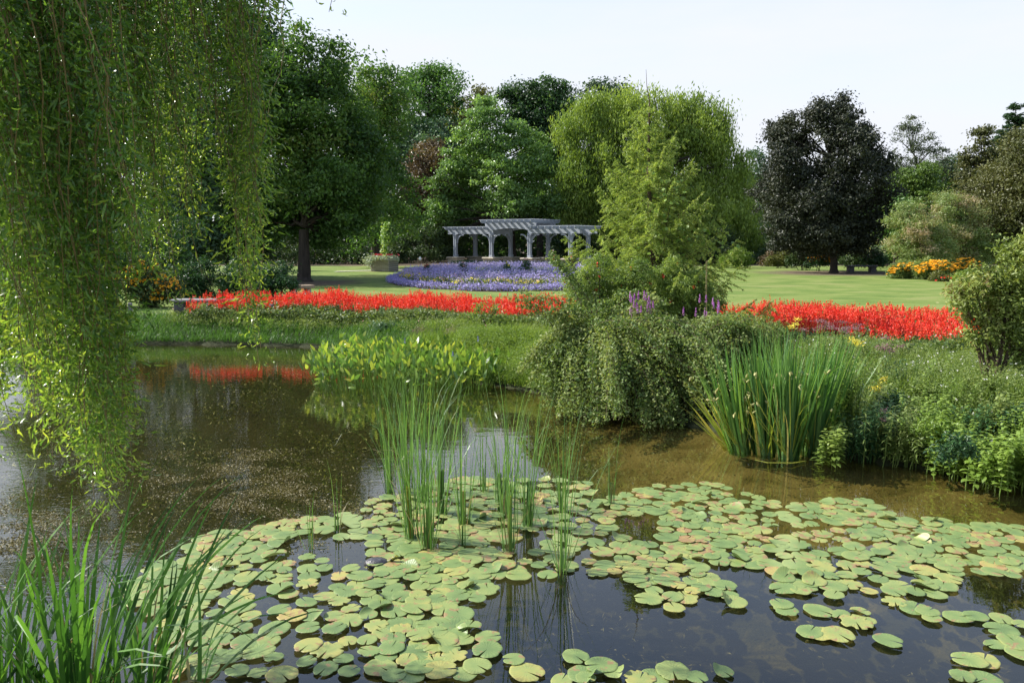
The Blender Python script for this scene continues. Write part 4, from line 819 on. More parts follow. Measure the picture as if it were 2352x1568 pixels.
# ------------------------------------------------------------------ pickerelweed
def pickerel():
    rng = np.random.default_rng(350); front = [(735, 893), (800, 905), (880, 912), (960, 912), (1040, 905), (1120, 896), (1160, 880)]
    n = 1050; t = rng.uniform(0, 1, n); px = 735 + t * 430; fy = np.interp(px, [a for a, _ in front], [b for _, b in front])
    dep = rng.uniform(0, 1, n) ** .8; by = fy - dep * np.interp(px, [735, 800, 1000, 1165], [25, 75, 70, 35])
    P = np.array([at(x, y, 0) for x, y in zip(px, by)]); th = thing('pickerelweed', P.mean(0) * [1, 1, 0], 'dense yellow green pickerelweed stand with upright oval leaves in the water', 'water plant')
    st = MB(); lf = MB(); hh = rng.uniform(.30, .62, n) * np.interp(px, [735, 790, 1000, 1165], [.75, 1, .95, .75]); lean = rng.normal(size=(n, 2)) * .10; lean[:, 0] -= (px < 800) * .12
    e = P + np.stack([lean[:, 0], lean[:, 1] - .03, hh], -1)
    for a, q in zip(P, e): st.tube(path_curve(a - [0, 0, .15], q, 0, 4), [.007, .006, .005, .004], 4)
    d = unit(np.stack([rng.normal(size=n) * .45 - (px < 790) * .3, rng.normal(size=n) * .35 - .1, rng.uniform(.5, 1.2, n)], -1)); ax = unit(np.cross(d, rnd_dir(n, rng) * .7 + [0, -.8, 0]))
    prof = [.12, .75, 1.0, .95, .7, .35, .02]; tint = np.clip(rng.uniform(0, .8, n) + (dep > .5) * .15, 0, 1)
    lf.strips(e - d * .02, d, ax, rng.uniform(.13, .21, n), rng.uniform(.045, .072, n), rng.uniform(-.3, .6, n), 6, prof, tint)
    # small lower leaves
    k = 420; i = rng.integers(0, n, k); q = P[i] + (e[i] - P[i]) * rng.uniform(.3, .75, k)[:, None]; d = unit(rng.normal(size=(k, 3)) * [.6, .5, .3] + [0, -.2, .35]); lf.strips(q, d, unit(np.cross(d, rnd_dir(k, rng))), .15, .055, rng.uniform(0, .9, k), 6, prof, rng.uniform(.2, 1, k))
    st.build('stalks', M['pickerel'], th); lf.build('leaves', M['pickerel'], th)
    fb = MB()
    for (x, y) in ((903, 860), (930, 800), (1080, 858), (1105, 850), (742, 880), (1098, 795), (1040, 830)): 
        c = atD(x, y - 12, 13.6); spikes(fb, c[None], .09, .012, 40, .018, rng)
    fb.build('flowers', M['pickblue'], th)
pickerel()

# ------------------------------------------------------------------ blades: reeds, iris, foreground grass
def blades(mb, base, n, hgt, wid, spread, lean, rng, bend=(.05, .5), seg=7, base_r=.04, power=2.5, brk=.0, tint=None, curl=0):
    a = rng.uniform(0, 2 * pi, n); r = base_r * np.sqrt(rng.uniform(0, 1, n)); P = base + np.stack([np.cos(a) * r, np.sin(a) * r, 0 * a - .03], -1)
    az = a + rng.normal(size=n) * .5; tl = np.abs(rng.normal(size=n)) * spread; d = unit(np.stack([np.cos(az) * tl + lean[0], np.sin(az) * tl + lean[1], np.ones(n)], -1))
    ho = unit(np.stack([np.cos(az), np.sin(az), 0 * az], -1)); ax = unit(np.cross(ho, [0, 0, 1.]) * -1 + 0)
    bd = rng.uniform(*bend, n); big = rng.random(n) < brk; bd[big] = rng.uniform(1.3, 2.3, big.sum())
    # facing of the blade: mostly broadside to its lean
    mb.strips(P, d, ax, hgt * rng.uniform(.62, 1.05, n), wid * rng.uniform(.7, 1.2, n), bd, seg, tint=rng.uniform(0, 1, n) if tint is None else tint(n), power=power, curl=curl)
T7 = lambda x, y: (658.6 + .3959 * x, 696 + .3959 * y)
reeds = [  # zoom x,y of base, tip y, count, spread, lean x, words
    (725, 1370, 330, 46, .13, -.06, 'large reed clump, front left of the reed stand'), (820, 1430, 560, 26, .11, -.02, 'thin reed clump just right of the large front left clump'),
    (600, 1100, 420, 26, .12, -.06, 'reed clump farthest left at the back of the stand'), (700, 1080, 300, 34, .12, 0, 'reed clump at the back left, behind the large clump'),
    (795, 1160, 280, 40, .14, .02, 'tall dense reed clump behind the large front left clump'), (895, 1230, 330, 40, .12, .04, 'dense reed clump right of the tallest left clumps'),
    (1030, 1290, 560, 26, .13, 0, 'dark stemmed reed clump in the centre with an arched blade'), (1145, 1100, 560, 14, .12, 0, 'slim reed clump at the back centre'),
    (1240, 1160, 520, 22, .13, 0, 'reed clump behind the tall right centre clump'), (1300, 1445, 340, 34, .12, 0, 'tall reed clump right of centre, rooted closest to open water'), (1265, 1220, 480, 18, .12, .04, 'small reed clump close behind the tall right centre clump'),
    (1400, 1300, 380, 30, .13, .05, 'reed clump rising from a curled lily pad'), (1600, 1215, 520, 20, .16, .02, 'sparse reed clump, second from the right'),
    (1595, 1560, 620, 18, .16, .0, 'front reed clump nearest the viewer, standing in clear water'), (1885, 1170, 640, 9, .12, 0, 'few isolated reed blades at the far right of the stand'),
    (140, 1420, 1020, 7, .13, 0, 'short sparse reed sprout left of the stand among lily pads'), (292, 1330, 880, 4, .04, 0, 'two thin upright reed blades far left of the stand'), (1020, 1410, 900, 4, .03, 0, 'single thin reed stem before the dark stemmed clump')]
for i, (x, y, ty, n, sp, ln, lab) in enumerate(reeds):
    rng = np.random.default_rng(400 + i); px, py = T7(x, y); b = at(px, py, 0); _, tp = T7(x, ty); h = atD(px, tp, b[1])[2] * 1.04
    th = thing('reed_clump', b, lab, 'reeds', 'reed clumps standing in the lily pads'); mb = MB()
    blades(mb, b, int(n * .85), h, .0095, sp * 1.15, (ln, 0), rng, (.0, .5), 8, .035 + n * .0009, brk=.12)
    mb.build('blades', M['reed'], th)
    db = MB(); blades(db, b, 2 + n // 12, h * .6, .008, sp * 2.2, (ln, 0), rng, (.3, 2.2), 7, .05, power=1.3); db.build('dry_blades', M['dry'], th)
    sb = MB(); k = max(3, n // 3); a = rng.uniform(0, 2 * pi, k); r = rng.uniform(0, .03, k)
    for q in range(k): s0 = b + [cos(a[q]) * r[q], sin(a[q]) * r[q], -.1]; sb.tube([s0, s0 + [ln * .3, 0, h * .35]], [.006, .003], 5, tint=rng.uniform(.3, 1))
    sb.build('stalks', M['irisy' if i % 3 == 0 else 'reed'], th)
def iris():
    rng = np.random.default_rng(430)
    for i, (px, py, tp, n, sp, ln, lab) in enumerate([(1700, 1035, 770, 70, .17, -.22, 'left fan of the sword leaved iris clump with yellowing base'), (1755, 1040, 750, 95, .14, -.10, 'left middle fan of the iris clump with pale seed pods'),
                                                 (1810, 1050, 745, 95, .13, 0, 'front middle fan of the iris clump'), (1860, 1035, 742, 95, .13, .10, 'right middle fan of the iris clump'), (1890, 1020, 750, 60, .15, .2, 'right fan of the iris clump beside the goldenrod'), (1800, 1005, 742, 90, .18, .02, 'rear fan of the iris clump'), (1680, 1022, 900, 16, .22, -.75, 'drooping yellow iris fan hanging low over the water on the left')]):
        b = at(px, py, 0.0); h = atD(px, tp, b[1])[2] * 1.03; th = thing('iris_clump', b, lab, 'iris', 'fans of the iris clump'); mb = MB(); b[2] = -.02
        if i == 6: h = .9
        blades(mb, b, n, h, .033, sp, (ln, -.02), rng, (.0, .30), 7, .13, power=3, brk=.02); mb.build('blades', M['irisy'] if i == 6 else M['iris'], th)
        yb = MB(); blades(yb, b, n // 7, h * .6, .022, sp * 1.3, (ln * 1.3, -.12), rng, (.1, .8), 7, .15, power=2); yb.build('yellow_blades', M['irisy'], th)
        if i in (0, 1, 2, 3):
            pb = MB(); sb = MB()
            for _ in range(9):
                q = atD(px + rng.normal() * 45 - 20, rng.uniform(855, 950), b[1] - rng.uniform(.1, .3)); sb.tube(path_curve(b + [0, -.1, 0], q, 0, 5), [.006, .005, .004, .004, .003], 4)
                for _k in range(2): c = q + rng.normal(size=3) * .02; d = unit(rng.normal(size=3) * .5 + [0, 0, .5]); pb.tube([c - d * .028, c - d * .014, c + d * .012, c + d * .03], [.002, .010, .009, .002], 6, tint=rng.uniform(0, 1))
            pb.build('seed_pods', M['pod'], th, smooth=True); sb.build('stalks', M['irisy'], th)
iris()
# foreground grass at the lower left
for i, (x, y, n, h, lab) in enumerate([(.0, 0, 0, 0, '')] and [(-2.95, 3.95, 26, 1.05, 'broad bladed grass tuft at the lower left corner'), (-2.62, 3.75, 28, 1.15, 'broad grass tuft with folded blades second from the left corner'), (-2.30, 3.95, 30, 1.35, 'tallest broad grass tuft with a long blade arching left'),
        (-2.18, 3.80, 24, 1.15, 'dense broad grass tuft in the middle of the foreground grasses'), (-2.02, 4.1, 22, 1.05, 'broad grass tuft leaning right over the lily pads'), (-1.88, 3.95, 15, .95, 'upright grass tuft at the right end of the foreground grasses'), (-1.68, 3.85, 6, .72, 'short grass tuft rightmost of the foreground grasses'), (-2.5, 4.25, 16, .9, 'grass tuft rooted further out in the pond behind the others'), (-2.85, 3.5, 20, 1.0, 'grass tuft low at the left edge')]):
    rng = np.random.default_rng(450 + i); b = np.array([x - .12, y, 0.0]); th = thing('grass_clump', b, lab, 'grass', 'foreground grass tufts'); mb = MB()
    blades(mb, b, n, h * 1.2, .028, .42, (.05 if i in (2, 3, 4) else 0, .05), rng, (.1, 1.3), 9, .16, power=2.2, brk=.14, curl=.10); mb.build('blades', M['fgrass'], th); mb = MB(); blades(mb, b, 4, h * .8, .016, .5, (0, .05), rng, (.4, 2.0), 9, .16, power=1.5); mb.build('dry_blades', M['dry'], th)

# ------------------------------------------------------------------ bank grass and weeds
def scatter_land(n, poly, rng, dmin=0, dmax=99):
    poly = np.array(poly); x0, y0 = poly.min(0); x1, y1 = poly.max(0); out = np.zeros((0, 2))
    while len(out) < n:
        p = rng.uniform([x0, y0], [x1, y1], (n * 3, 2)); ins = np.zeros(len(p), bool)
        for i in range(len(poly)):
            a = poly[i]; b = poly[(i + 1) % len(poly)]; c = (a[1] > p[:, 1]) != (b[1] > p[:, 1])
            with np.errstate(divide='ignore', invalid='ignore'): xi = (b[0] - a[0]) * (p[:, 1] - a[1]) / (b[1] - a[1]) + a[0]
            ins ^= c & (p[:, 0] < xi)
        p = p[ins]; d = sdist(p[:, 0], p[:, 1]); out = np.vstack([out, p[(d > dmin) & (d < dmax)]])
    return out[:n]
def grass_patch(name, label, poly, n, mat, seed, h=(.12, .3), w=.008, bend=(.4, 1.6), dmin=0, dmax=99, toward=(0, -.5), seg=4):
    rng = np.random.default_rng(seed); xy = scatter_land(n, poly, rng, dmin, dmax); z = ground_z(xy[:, 0], xy[:, 1]); P = np.stack([xy[:, 0], xy[:, 1], z - .01], -1)
    az = rng.uniform(0, 2 * pi, n); ho = unit(np.stack([np.cos(az) + toward[0], np.sin(az) + toward[1], 0 * az], -1)); d = unit(ho * rng.uniform(.1, .6, n)[:, None] + [0, 0, 1.])
    pat = .5 + .5 * np.sin(xy[:, 0] * 2.3 + np.sin(xy[:, 1] * 1.9) * 2) * np.sin(xy[:, 1] * 2.7)
    mb = MB(); mb.strips(P, d, unit(np.cross(ho, [0, 0, 1.])) * -1, rng.uniform(*h, n) * (.7 + .5 * pat), w, rng.uniform(*bend, n), seg, tint=np.clip(pat * .5 + rng.uniform(0, .5, n), 0, 1), power=1.5)
    tag(mb.build(name, M[mat]), label, 'grass', kind='stuff')
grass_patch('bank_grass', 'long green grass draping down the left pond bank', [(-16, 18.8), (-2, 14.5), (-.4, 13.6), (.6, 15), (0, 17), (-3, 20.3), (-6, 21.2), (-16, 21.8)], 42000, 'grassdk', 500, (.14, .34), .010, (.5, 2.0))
grass_patch('bank_grass', 'bright fine grass on the inlet bank left of the cascading shrub', [(-2.6, 15), (-.2, 13.1), (1.3, 12), (1.6, 13.5), (1.2, 17), (-2, 18.5)], 26000, 'grass', 501, (.15, .40), .009, (.3, 1.4))
grass_patch('bank_grass', 'rough grass and fine weeds on the right pond bank', [(3.2, 9.2), (5.6, 7.9), (12, 5.5), (15, 8), (13, 13), (9, 14.3), (5, 14.8), (3, 13)], 52000, 'grass', 502, (.15, .42), .009, (.2, 1.3))
def low_weeds(name, label, poly, n, per, mat, seed, h=.35, leaf=.035, crad=.10, flowers=None, dmin=0.02):
    rng = np.random.default_rng(seed); xy = scatter_land(n, poly, rng, dmin); z = ground_z(xy[:, 0], xy[:, 1]); hh = h * rng.uniform(.3, 1.15, n) * (.75 + .35 * np.sin(xy[:, 0] * 1.9) * np.sin(xy[:, 1] * 2.3 + 1))
    c = np.stack([xy[:, 0], xy[:, 1], z + hh], -1); mb = MB(); clumps(mb, c, crad, per, leaf, leaf * .4, rng, .9, rnd=.8); tag(mb.build(name, M[mat]), label, 'weeds', kind='stuff')
    if flowers:
        fm, fn, fs = flowers; i = rng.integers(0, n, fn); p = c[i] + rng.normal(size=(fn, 3)) * .05 + [0, 0, crad * .6]; k = 4; q = np.repeat(p, k, 0) + rng.normal(size=(fn * k, 3)) * fs * .3
        fb = MB(); fb.leaves(q, unit(rng.normal(size=(fn * k, 3)) * .5 + [0, -.4, .8]), fs, fs * .8, rng.uniform(0, 1, fn * k), rng=rng); tag(fb.build('wild_flowers', M[fm]), 'tiny %s wild flowers scattered over the %s' % (fm, 'right bank weeds' if seed < 520 else 'left bank weeds'), 'flowers', kind='stuff')
low_weeds('bank_weeds', 'mixed light green weeds covering the right bank', [(3.6, 9.3), (5.6, 8.2), (12, 5.8), (15, 8), (12, 13), (8.8, 13.6), (4.5, 13.2)], 5200, 34, 'weed', 510, .42, .034, .12, ('white', 900, .022))
low_weeds('bank_weeds', 'feathery weeds on the bank top under the left red bed', [(-9.5, 20.6), (-4, 19.5), (0, 15.5), (1.4, 15.2), (1.5, 18.0), (-2, 20), (-5, 21.6), (-9.5, 22.2)], 2200, 28, 'weed', 520, .26, .04, .12, ('pink', 40, .03))
low_weeds('bank_weeds', 'soft green weeds at the inlet beside the cascading shrub', [(-1.2, 14.6), (.6, 12.9), (1.4, 12.4), (1.8, 14), (1.0, 15.6), (-1.2, 16.4)], 1500, 34, 'grass', 521, .36, .035, .11)
# single plants on the banks
shrub('seedling_bush', 'small broad leaved bush in front of the left red bed', 1130, 782, [(1100, 712, 16), (1130, 725, 22), (1158, 740, 18), (1140, 758, 24), (1165, 765, 18)], 'wildrose', 540, D=17.0, leaf=.07, per=26, crad=.16, z0=.5)
shrub('brown_seed_plant', 'twiggy purple brown seed heads behind the pickerelweed, left group', 975, 790, [(960, 765, 16), (985, 775, 16)], 'joepye', 541, D=17.4, leaf=.025, per=60, crad=.13, cat='plant')
shrub('brown_seed_plant', 'twiggy purple brown seed heads behind the pickerelweed, right group', 1050, 800, [(1040, 770, 18), (1065, 785, 18), (1050, 800, 14)], 'joepye', 542, D=16.5, leaf=.025, per=60, crad=.13, cat='plant')
shrub('blue_leaved_weed', 'blue green thistle like weed on the left bank below the red bed', 890, 790, [(880, 765, 14), (905, 772, 14), (870, 782, 12)], 'bluegreen', 543, D=18.6, leaf=.07, per=30, crad=.14, cat='plant')
shrub('viburnum_bush', 'large brown tinged viburnum bush cut off by the right edge', 2290, 770, [(2210, 690, 22), (2240, 660, 26), (2280, 640, 36), (2330, 620, 42), (2370, 580, 50), (2230, 720, 28), (2290, 700, 44), (2350, 690, 50), (2260, 750, 30), (2330, 750, 44), (2200, 665, 14), (2390, 660, 50), (2340, 575, 26), (2270, 790, 26), (2330, 800, 36), (2230, 775, 18)], 'viburnum', 544, D=10.6, leaf=.06, per=60, crad=.16, dens=1.5)
def leafy(name, label, px, py, z, w, h, mat, seed, leaf=.07, nst=22, per=26, cat='plant', aspect=.55, lean=(0, -.1)):
    """upright stems carrying opposite leaves"""
    rng = np.random.default_rng(seed); b = at(px, py, z); th = thing(name, b, label, cat); s = MB(); g = MB()
    for _ in range(nst):
        a = b + [rng.normal() * w * .35, rng.normal() * w * .3 + .1, 0]; hh = h * rng.uniform(.55, 1.1); e = a + [rng.normal() * w * .2 + lean[0] * hh, rng.normal() * .08 + lean[1] * hh - .05, hh]; pts = path_curve(a - [0, 0, .08], e, .03, 6, .008, rng); s.tube(pts, np.linspace(.006, .002, 6), 4, tint=.4)
        n = per; u = np.repeat(np.linspace(.18, 1.0, n // 2), 2)[:n]; c = np.array([np.interp(u * 5, range(6), pts[:, j]) for j in range(3)]).T; az = rng.uniform(0, 6) + np.arange(len(c)) * pi + (np.arange(len(c)) // 2) * 1.4
        d = unit(np.stack([np.cos(az), np.sin(az), .25 - .2 * u + rng.normal(size=len(c)) * .2], -1)); ax = unit(np.cross(d, [0, 0, 1.])) * -1
        g.strips(c, d, ax, leaf * (1.25 - .5 * u) * rng.uniform(.8, 1.2, len(c)), leaf * aspect * (1.2 - .4 * u), rng.uniform(.3, 1.0, len(c)), 4, [.15, .9, 1, .6, .02], np.clip(.25 * rng.random() + .5 * u + rng.uniform(0, .3, len(c)), 0, 1))
    s.build('stem', M[mat], th); g.build('leaves', M[mat], th); return th
lf = [('nettle_plant', 'bright toothed leafy plant overhanging the water at the lower right', 2290, 1112, .05, .42, .52, 'nettle', .085, 40), ('nettle_plant', 'leafy plant at the right edge of the pond bank', 2370, 1110, .05, .4, .6, 'nettle', .085, 34),
      ('nettle_plant', 'bushy light green plant left of the overhanging one on the lower right bank', 2190, 1085, .05, .4, .52, 'nettle', .08, 40), ('willowherb_plant', 'narrow leaved grey green plant in the shade on the bank', 2070, 1058, .08, .4, .62, 'weed', .10, 34), ('willowherb_plant', 'dark narrow leaved plant right of the iris clump', 1990, 1045, .08, .34, .6, 'bush', .10, 30),
      ('bindweed_plant', 'pale heart leaved vine trailing into the water by the iris', 1915, 1062, .03, .22, .42, 'wildrose', .085, 20), ('balsam_plant', 'light leafy plant behind the narrow leaved plants', 2130, 1000, .25, .4, .5, 'nettle', .07, 30), ('balsam_plant', 'light leafy plant at the right edge behind the nettles', 2300, 1000, .3, .45, .5, 'weed', .07, 34),
      ('balsam_plant', 'light leafy plant above the shaded bank at the far right corner', 2350, 960, .35, .4, .45, 'nettle', .06, 26), ('aster_plant', 'sprawling plant with toothed leaves under the goldenrod', 2010, 970, .25, .35, .5, 'weed', .06, 26)]
for i, (nm, lab, px, py, z, w, h, mt, lfz, ns) in enumerate(lf): leafy(nm, lab, px, py, z, w, h, mt, 560 + i, lfz, ns, aspect=.16 if 'willowherb' in nm else .55)
for i, (px, py, w, mt, lf_, lab) in enumerate([(2045, 940, 44, 'bush', .05, 'dark leafy mass right of the iris clump above the narrow leaved plants'), (2150, 985, 50, 'nettle', .045, 'bushy fresh green plant behind the nettles, middle of the right bank'), (2260, 900, 54, 'wildrose', .05, 'light green bush on the right bank below the viburnum'),
        (2345, 980, 50, 'bush', .05, 'darker bush at the right edge of the bank'), (2110, 880, 40, 'weed', .035, 'fine leaved grey green hummock on the right bank'), (2200, 1035, 44, 'bush', .045, 'dark foliage mass hanging low over the water left of the nettles')]):
    D = at(px, py, .5)[1] - (.0 if py < 1000 else .2)
    shrub('bank_bush', lab, px, py, [(px - w * .6, py + 4, w * .45), (px, py - w * .15, w * .55), (px + w * .6, py, w * .45), (px + w * .1, py - w * .5, w * .35)], mt, 880 + i, D=D, leaf=lf_, per=60, crad=.11, dens=.75, z0=.25, stems=False)
rb = np.random.default_rng(900)
where = ['at the crest of the right bank before the red bed', 'on the right bank below the viburnum', 'on the bank above the overhanging nettles', 'on the right bank right of the iris clump']
for i, (px, py, w, h, mt, asp, pos) in enumerate([(2080, 860, .4, .45, 'weed', .3, 3), (2150, 900, .4, .5, 'nettle', .5, 2), (2230, 880, .4, .5, 'weed', .3, 1), (2300, 860, .4, .55, 'wildrose', .55, 1), (2120, 930, .35, .4, 'wildrose', .5, 2), (2200, 950, .4, .45, 'grass', .25, 2), (2260, 940, .4, .5, 'weed', .5, 2), (2350, 890, .4, .5, 'bush', .5, 1),
        (2060, 910, .35, .5, 'bush', .3, 3), (2180, 840, .4, .45, 'grass', .3, 0), (2260, 830, .4, .4, 'weed', .4, 0), (2100, 840, .35, .4, 'wildrose', .4, 0), (2240, 1020, .4, .45, 'bush', .5, 2), (2160, 1030, .4, .45, 'nettle', .5, 2), (2340, 1040, .4, .5, 'nettle', .5, 2), (2050, 1010, .3, .45, 'bush', .3, 3)]):
    col = {'weed': 'grey green', 'nettle': 'bright green', 'wildrose': 'light green', 'grass': 'fresh green', 'bush': 'dark green'}[mt]
    lab = '%s %s leaved plant %s' % (col, 'narrow' if asp < .4 else 'broad', where[pos]); leafy('wild_plant', lab, px, py, .45 if py < 1000 else .25, w, h, mt, 910 + i, .065, 26, per=26, aspect=asp)['group'] = lab
def headed(name, label, px, py, D, stems, fm, seed, fs=.02, fw=.05, fh=.02, z0=.35, kind='flower', spread=26, fn=60):
    rng = np.random.default_rng(seed); b = atD(px, py, D); b[2] = z0; th = thing(name, b, label, kind); s = MB(); f = MB(); g = MB()
    for _ in range(stems):
        e = atD(px + rng.normal() * spread, py + rng.normal() * 9, D + rng.normal() * .1); s.tube(path_curve(b + rng.normal(size=3) * [.06, .05, 0], e, .02, 5), [.006, .005, .004, .003, .003], 4)
        c = e + rng.normal(size=(fn, 3)) * [fw, fw, fh]; MB().leaves(c, unit(rng.normal(size=(fn, 3)) * .6 + [0, -.4, .8]), fs, fs * .7, rng.uniform(0, 1, fn), rng=rng).build('flower_head', M[fm], th)
        m = 18; u = rng.uniform(.1, .92, m)[:, None]; p = b + (e - b) * u; d = unit(rng.normal(size=(m, 3)) * [1, 1, .3]); g.strips(p, d, unit(np.cross(d, [0, 0, 1.])) * -1, .10, .022, rng.uniform(.2, 1, m), 4, [.2, 1, .9, .5, .02], rng.uniform(0, 1, m))
    s.build('stem', M['weed'], th); g.build('leaves', M['weed'], th)
headed('goldenrod', 'bright yellow goldenrod head right of the iris tips', 1975, 788, 10.2, 3, 'yellow', 600, spread=8, fw=.035, fh=.02)
headed('goldenrod', 'yellow goldenrod head lower down on the right bank', 2012, 886, 9.4, 3, 'yellow', 601, spread=7, fw=.03, fh=.02)
headed('goldenrod', 'yellow green goldenrod top above the middle of the iris tips', 1824, 745, 11.6, 3, 'yellow', 602, spread=6, fw=.04, fh=.015)
headed('goldenrod', 'pale goldenrod tops before the red bed just right of the larch', 1740, 712, 14.2, 6, 'yellow', 603, spread=28, fw=.05, fh=.012, fn=30)
headed('joe_pye_weed', 'dusky mauve flower heads before the right red bed, main group', 1948, 752, 11.6, 10, 'joepye', 604, spread=22, fw=.05, fh=.015)
headed('joe_pye_weed', 'dusky mauve flower heads left group above the iris tips', 1868, 748, 11.8, 6, 'joepye', 605, spread=16, fw=.045, fh=.012)
headed('joe_pye_weed', 'dusky mauve flower heads right of the yellow goldenrod', 2040, 792, 10.8, 7, 'joepye', 606, spread=22, fw=.045, fh=.015)
headed('joe_pye_weed', 'small brown seed heads low on the right bank', 2030, 945, 9.0, 3, 'joepye', 607, spread=14, fw=.022, fh=.018)
leafy('goldenrod_foliage', 'yellow green leafy stems right of the iris clump', 1955, 975, .3, .35, .85, 'nettle', 608, .085, 30, per=40, aspect=.2)

# ------------------------------------------------------------------ lily pads
def padmat():
    m, nt, out = newmat('lily_pad'); L = nt.links.new
    tc = N(nt, 'ShaderNodeTexCoord'); oi = N(nt, 'ShaderNodeObjectInfo'); at_ = N(nt, 'ShaderNodeAttribute', attribute_name='tint')
    geo = N(nt, 'ShaderNodeNewGeometry'); no = N(nt, 'ShaderNodeTexNoise', i_Scale=9.0, i_Detail=5.0, i_Roughness=.6); L(geo.outputs['Position'], no.inputs['Vector'])
    oc = N(nt, 'ShaderNodeSeparateColor'); L(oi.outputs['Color'], oc.inputs[0])
    # object colour R = ageing, tint = radius on the pad (1 at rim)
    a = N(nt, 'ShaderNodeMath', operation='MULTIPLY_ADD', i_1=.55); L(no.outputs['Fac'], a.inputs[0]); L(oc.outputs[0], a.inputs[2])
    b = N(nt, 'ShaderNodeMath', operation='MULTIPLY_ADD', i_1=.10); L(at_.outputs['Fac'], b.inputs[0]); L(a.outputs[0], b.inputs[2])
    rp = ramp(nt, [(.20, (.105, .17, .06)), (.40, (.17, .245, .08)), (.58, (.25, .30, .095)), (.76, (.38, .34, .10)), (.90, (.36, .22, .10)), (1.0, (.16, .08, .05))]); L(b.outputs[0], rp.inputs[0])
    # radiating veins
    sx = N(nt, 'ShaderNodeSeparateXYZ'); L(tc.outputs['Object'], sx.inputs[0]); an = N(nt, 'ShaderNodeMath', operation='ARCTAN2'); L(sx.outputs[0], an.inputs[0]); L(sx.outputs[1], an.inputs[1])
    sn = N(nt, 'ShaderNodeMath', operation='MULTIPLY', i_1=22.0); L(an.outputs[0], sn.inputs[0]); s2 = N(nt, 'ShaderNodeMath', operation='SINE'); L(sn.outputs[0], s2.inputs[0])
    p = N(nt, 'ShaderNodeBsdfPrincipled', i_Roughness=.45); p.inputs['Specular IOR Level'].default_value = .45
    bm = N(nt, 'ShaderNodeBump', i_Strength=.12, i_Distance=.004); L(s2.outputs[0], bm.inputs['Height']); L(bm.outputs[0], p.inputs['Normal'])
    # spots of damage
    vo = N(nt, 'ShaderNodeTexNoise', i_Scale=60.0, i_Detail=2.0); L(geo.outputs['Position'], vo.inputs['Vector']); mr = N(nt, 'ShaderNodeMapRange', i_1=.70, i_2=.76, i_3=0.0, i_4=.8); L(vo.outputs['Fac'], mr.inputs[0])
    mc = N(nt, 'ShaderNodeMix', data_type='RGBA'); mc.inputs[7].default_value = (.09, .07, .03, 1); L(mr.outputs[0], mc.inputs[0]); L(rp.outputs[0], mc.inputs[6])
    v2 = N(nt, 'ShaderNodeTexNoise', i_Scale=13.0, i_Detail=4.0, i_Roughness=.65); L(geo.outputs['Position'], v2.inputs['Vector']); va = N(nt, 'ShaderNodeMath', operation='MULTIPLY_ADD', i_1=.05); L(at_.outputs['Fac'], va.inputs[0]); L(v2.outputs['Fac'], va.inputs[2])
    m2 = N(nt, 'ShaderNodeMapRange', i_1=.63, i_2=.67, i_3=0.0, i_4=.85); L(va.outputs[0], m2.inputs[0]); mc2 = N(nt, 'ShaderNodeMix', data_type='RGBA'); mc2.inputs[7].default_value = (.30, .17, .09, 1); L(m2.outputs[0], mc2.inputs[0]); L(mc.outputs[2], mc2.inputs[6])
    vn = N(nt, 'ShaderNodeMapRange', i_1=.90, i_2=1.0, i_3=0.0, i_4=.45); L(s2.outputs[0], vn.inputs[0]); mc3 = N(nt, 'ShaderNodeMix', data_type='RGBA'); mc3.inputs[7].default_value = (.34, .40, .16, 1); L(vn.outputs[0], mc3.inputs[0]); L(mc2.outputs[2], mc3.inputs[6]); L(mc3.outputs[2], p.inputs['Base Color'])
    t = N(nt, 'ShaderNodeBsdfTranslucent'); L(rp.outputs[0], t.inputs['Color']); mx = N(nt, 'ShaderNodeMixShader', i_0=.15); L(p.outputs[0], mx.inputs[1]); L(t.outputs[0], mx.inputs[2]); L(mx.outputs[0], out.inputs[0]); return m
M['pad'] = padmat()
def pad_verts(rng, curl=0.0, ragged=0.0):
    ns = 34; notch = .09; a = np.linspace(notch, 2 * pi - notch, ns); el = rng.uniform(.86, 1.0); ph = rng.uniform(0, 6)
    rim = 1 + .025 * np.sin(3 * a + ph) + .018 * np.sin(7 * a + ph * 2)
    if ragged: rim -= ragged * np.clip(np.sin(5 * a + ph) + rng.normal(size=ns) * .5 - .4, 0, 1)
    V = [[0, 0, 0]]; T = [0.0]
    for r in (.3, .6, .85, .97, 1.0):
        for k in range(ns):
            rr = r * (rim[k] if r > .5 else 1); aa = a[k]; nf = 1 - .12 * r * np.exp(-((min(aa, 2 * pi - aa)) / .25) ** 2)
            x = rr * cos(aa) * nf; y = rr * sin(aa) * el; z = .010 * np.sin(2 * aa + ph) * r * r + .012 * np.sin(5 * aa + ph) * r ** 4
            if curl:
                q = (x * cos(ph) + y * sin(ph)); e = max(0, q - .30); z += curl * e ** 1.5 * 1.9; x -= cos(ph) * e ** 1.6 * curl * .55; y -= sin(ph) * e ** 1.6 * curl * .55
            if r == 1.0: z -= .018
            V.append([x, y, z]); T.append(r)
    V = np.array(V); f3 = [[0, 1 + k, 2 + k] for k in range(ns - 1)]; f4 = [[1 + j * ns + k, 1 + (j + 1) * ns + k, 2 + (j + 1) * ns + k, 2 + j * ns + k] for j in range(4) for k in range(ns - 1)]
    return V, np.array(f3), np.array(f4), np.array(T)
def inpoly(x, y, poly):
    ins = False; n = len(poly)
    for i in range(n):
        (x0, y0), (x1, y1) = poly[i], poly[(i + 1) % n]
        if (y0 > y) != (y1 > y) and x < (x1 - x0) * (y - y0) / (y1 - y0) + x0: ins = not ins
    return ins
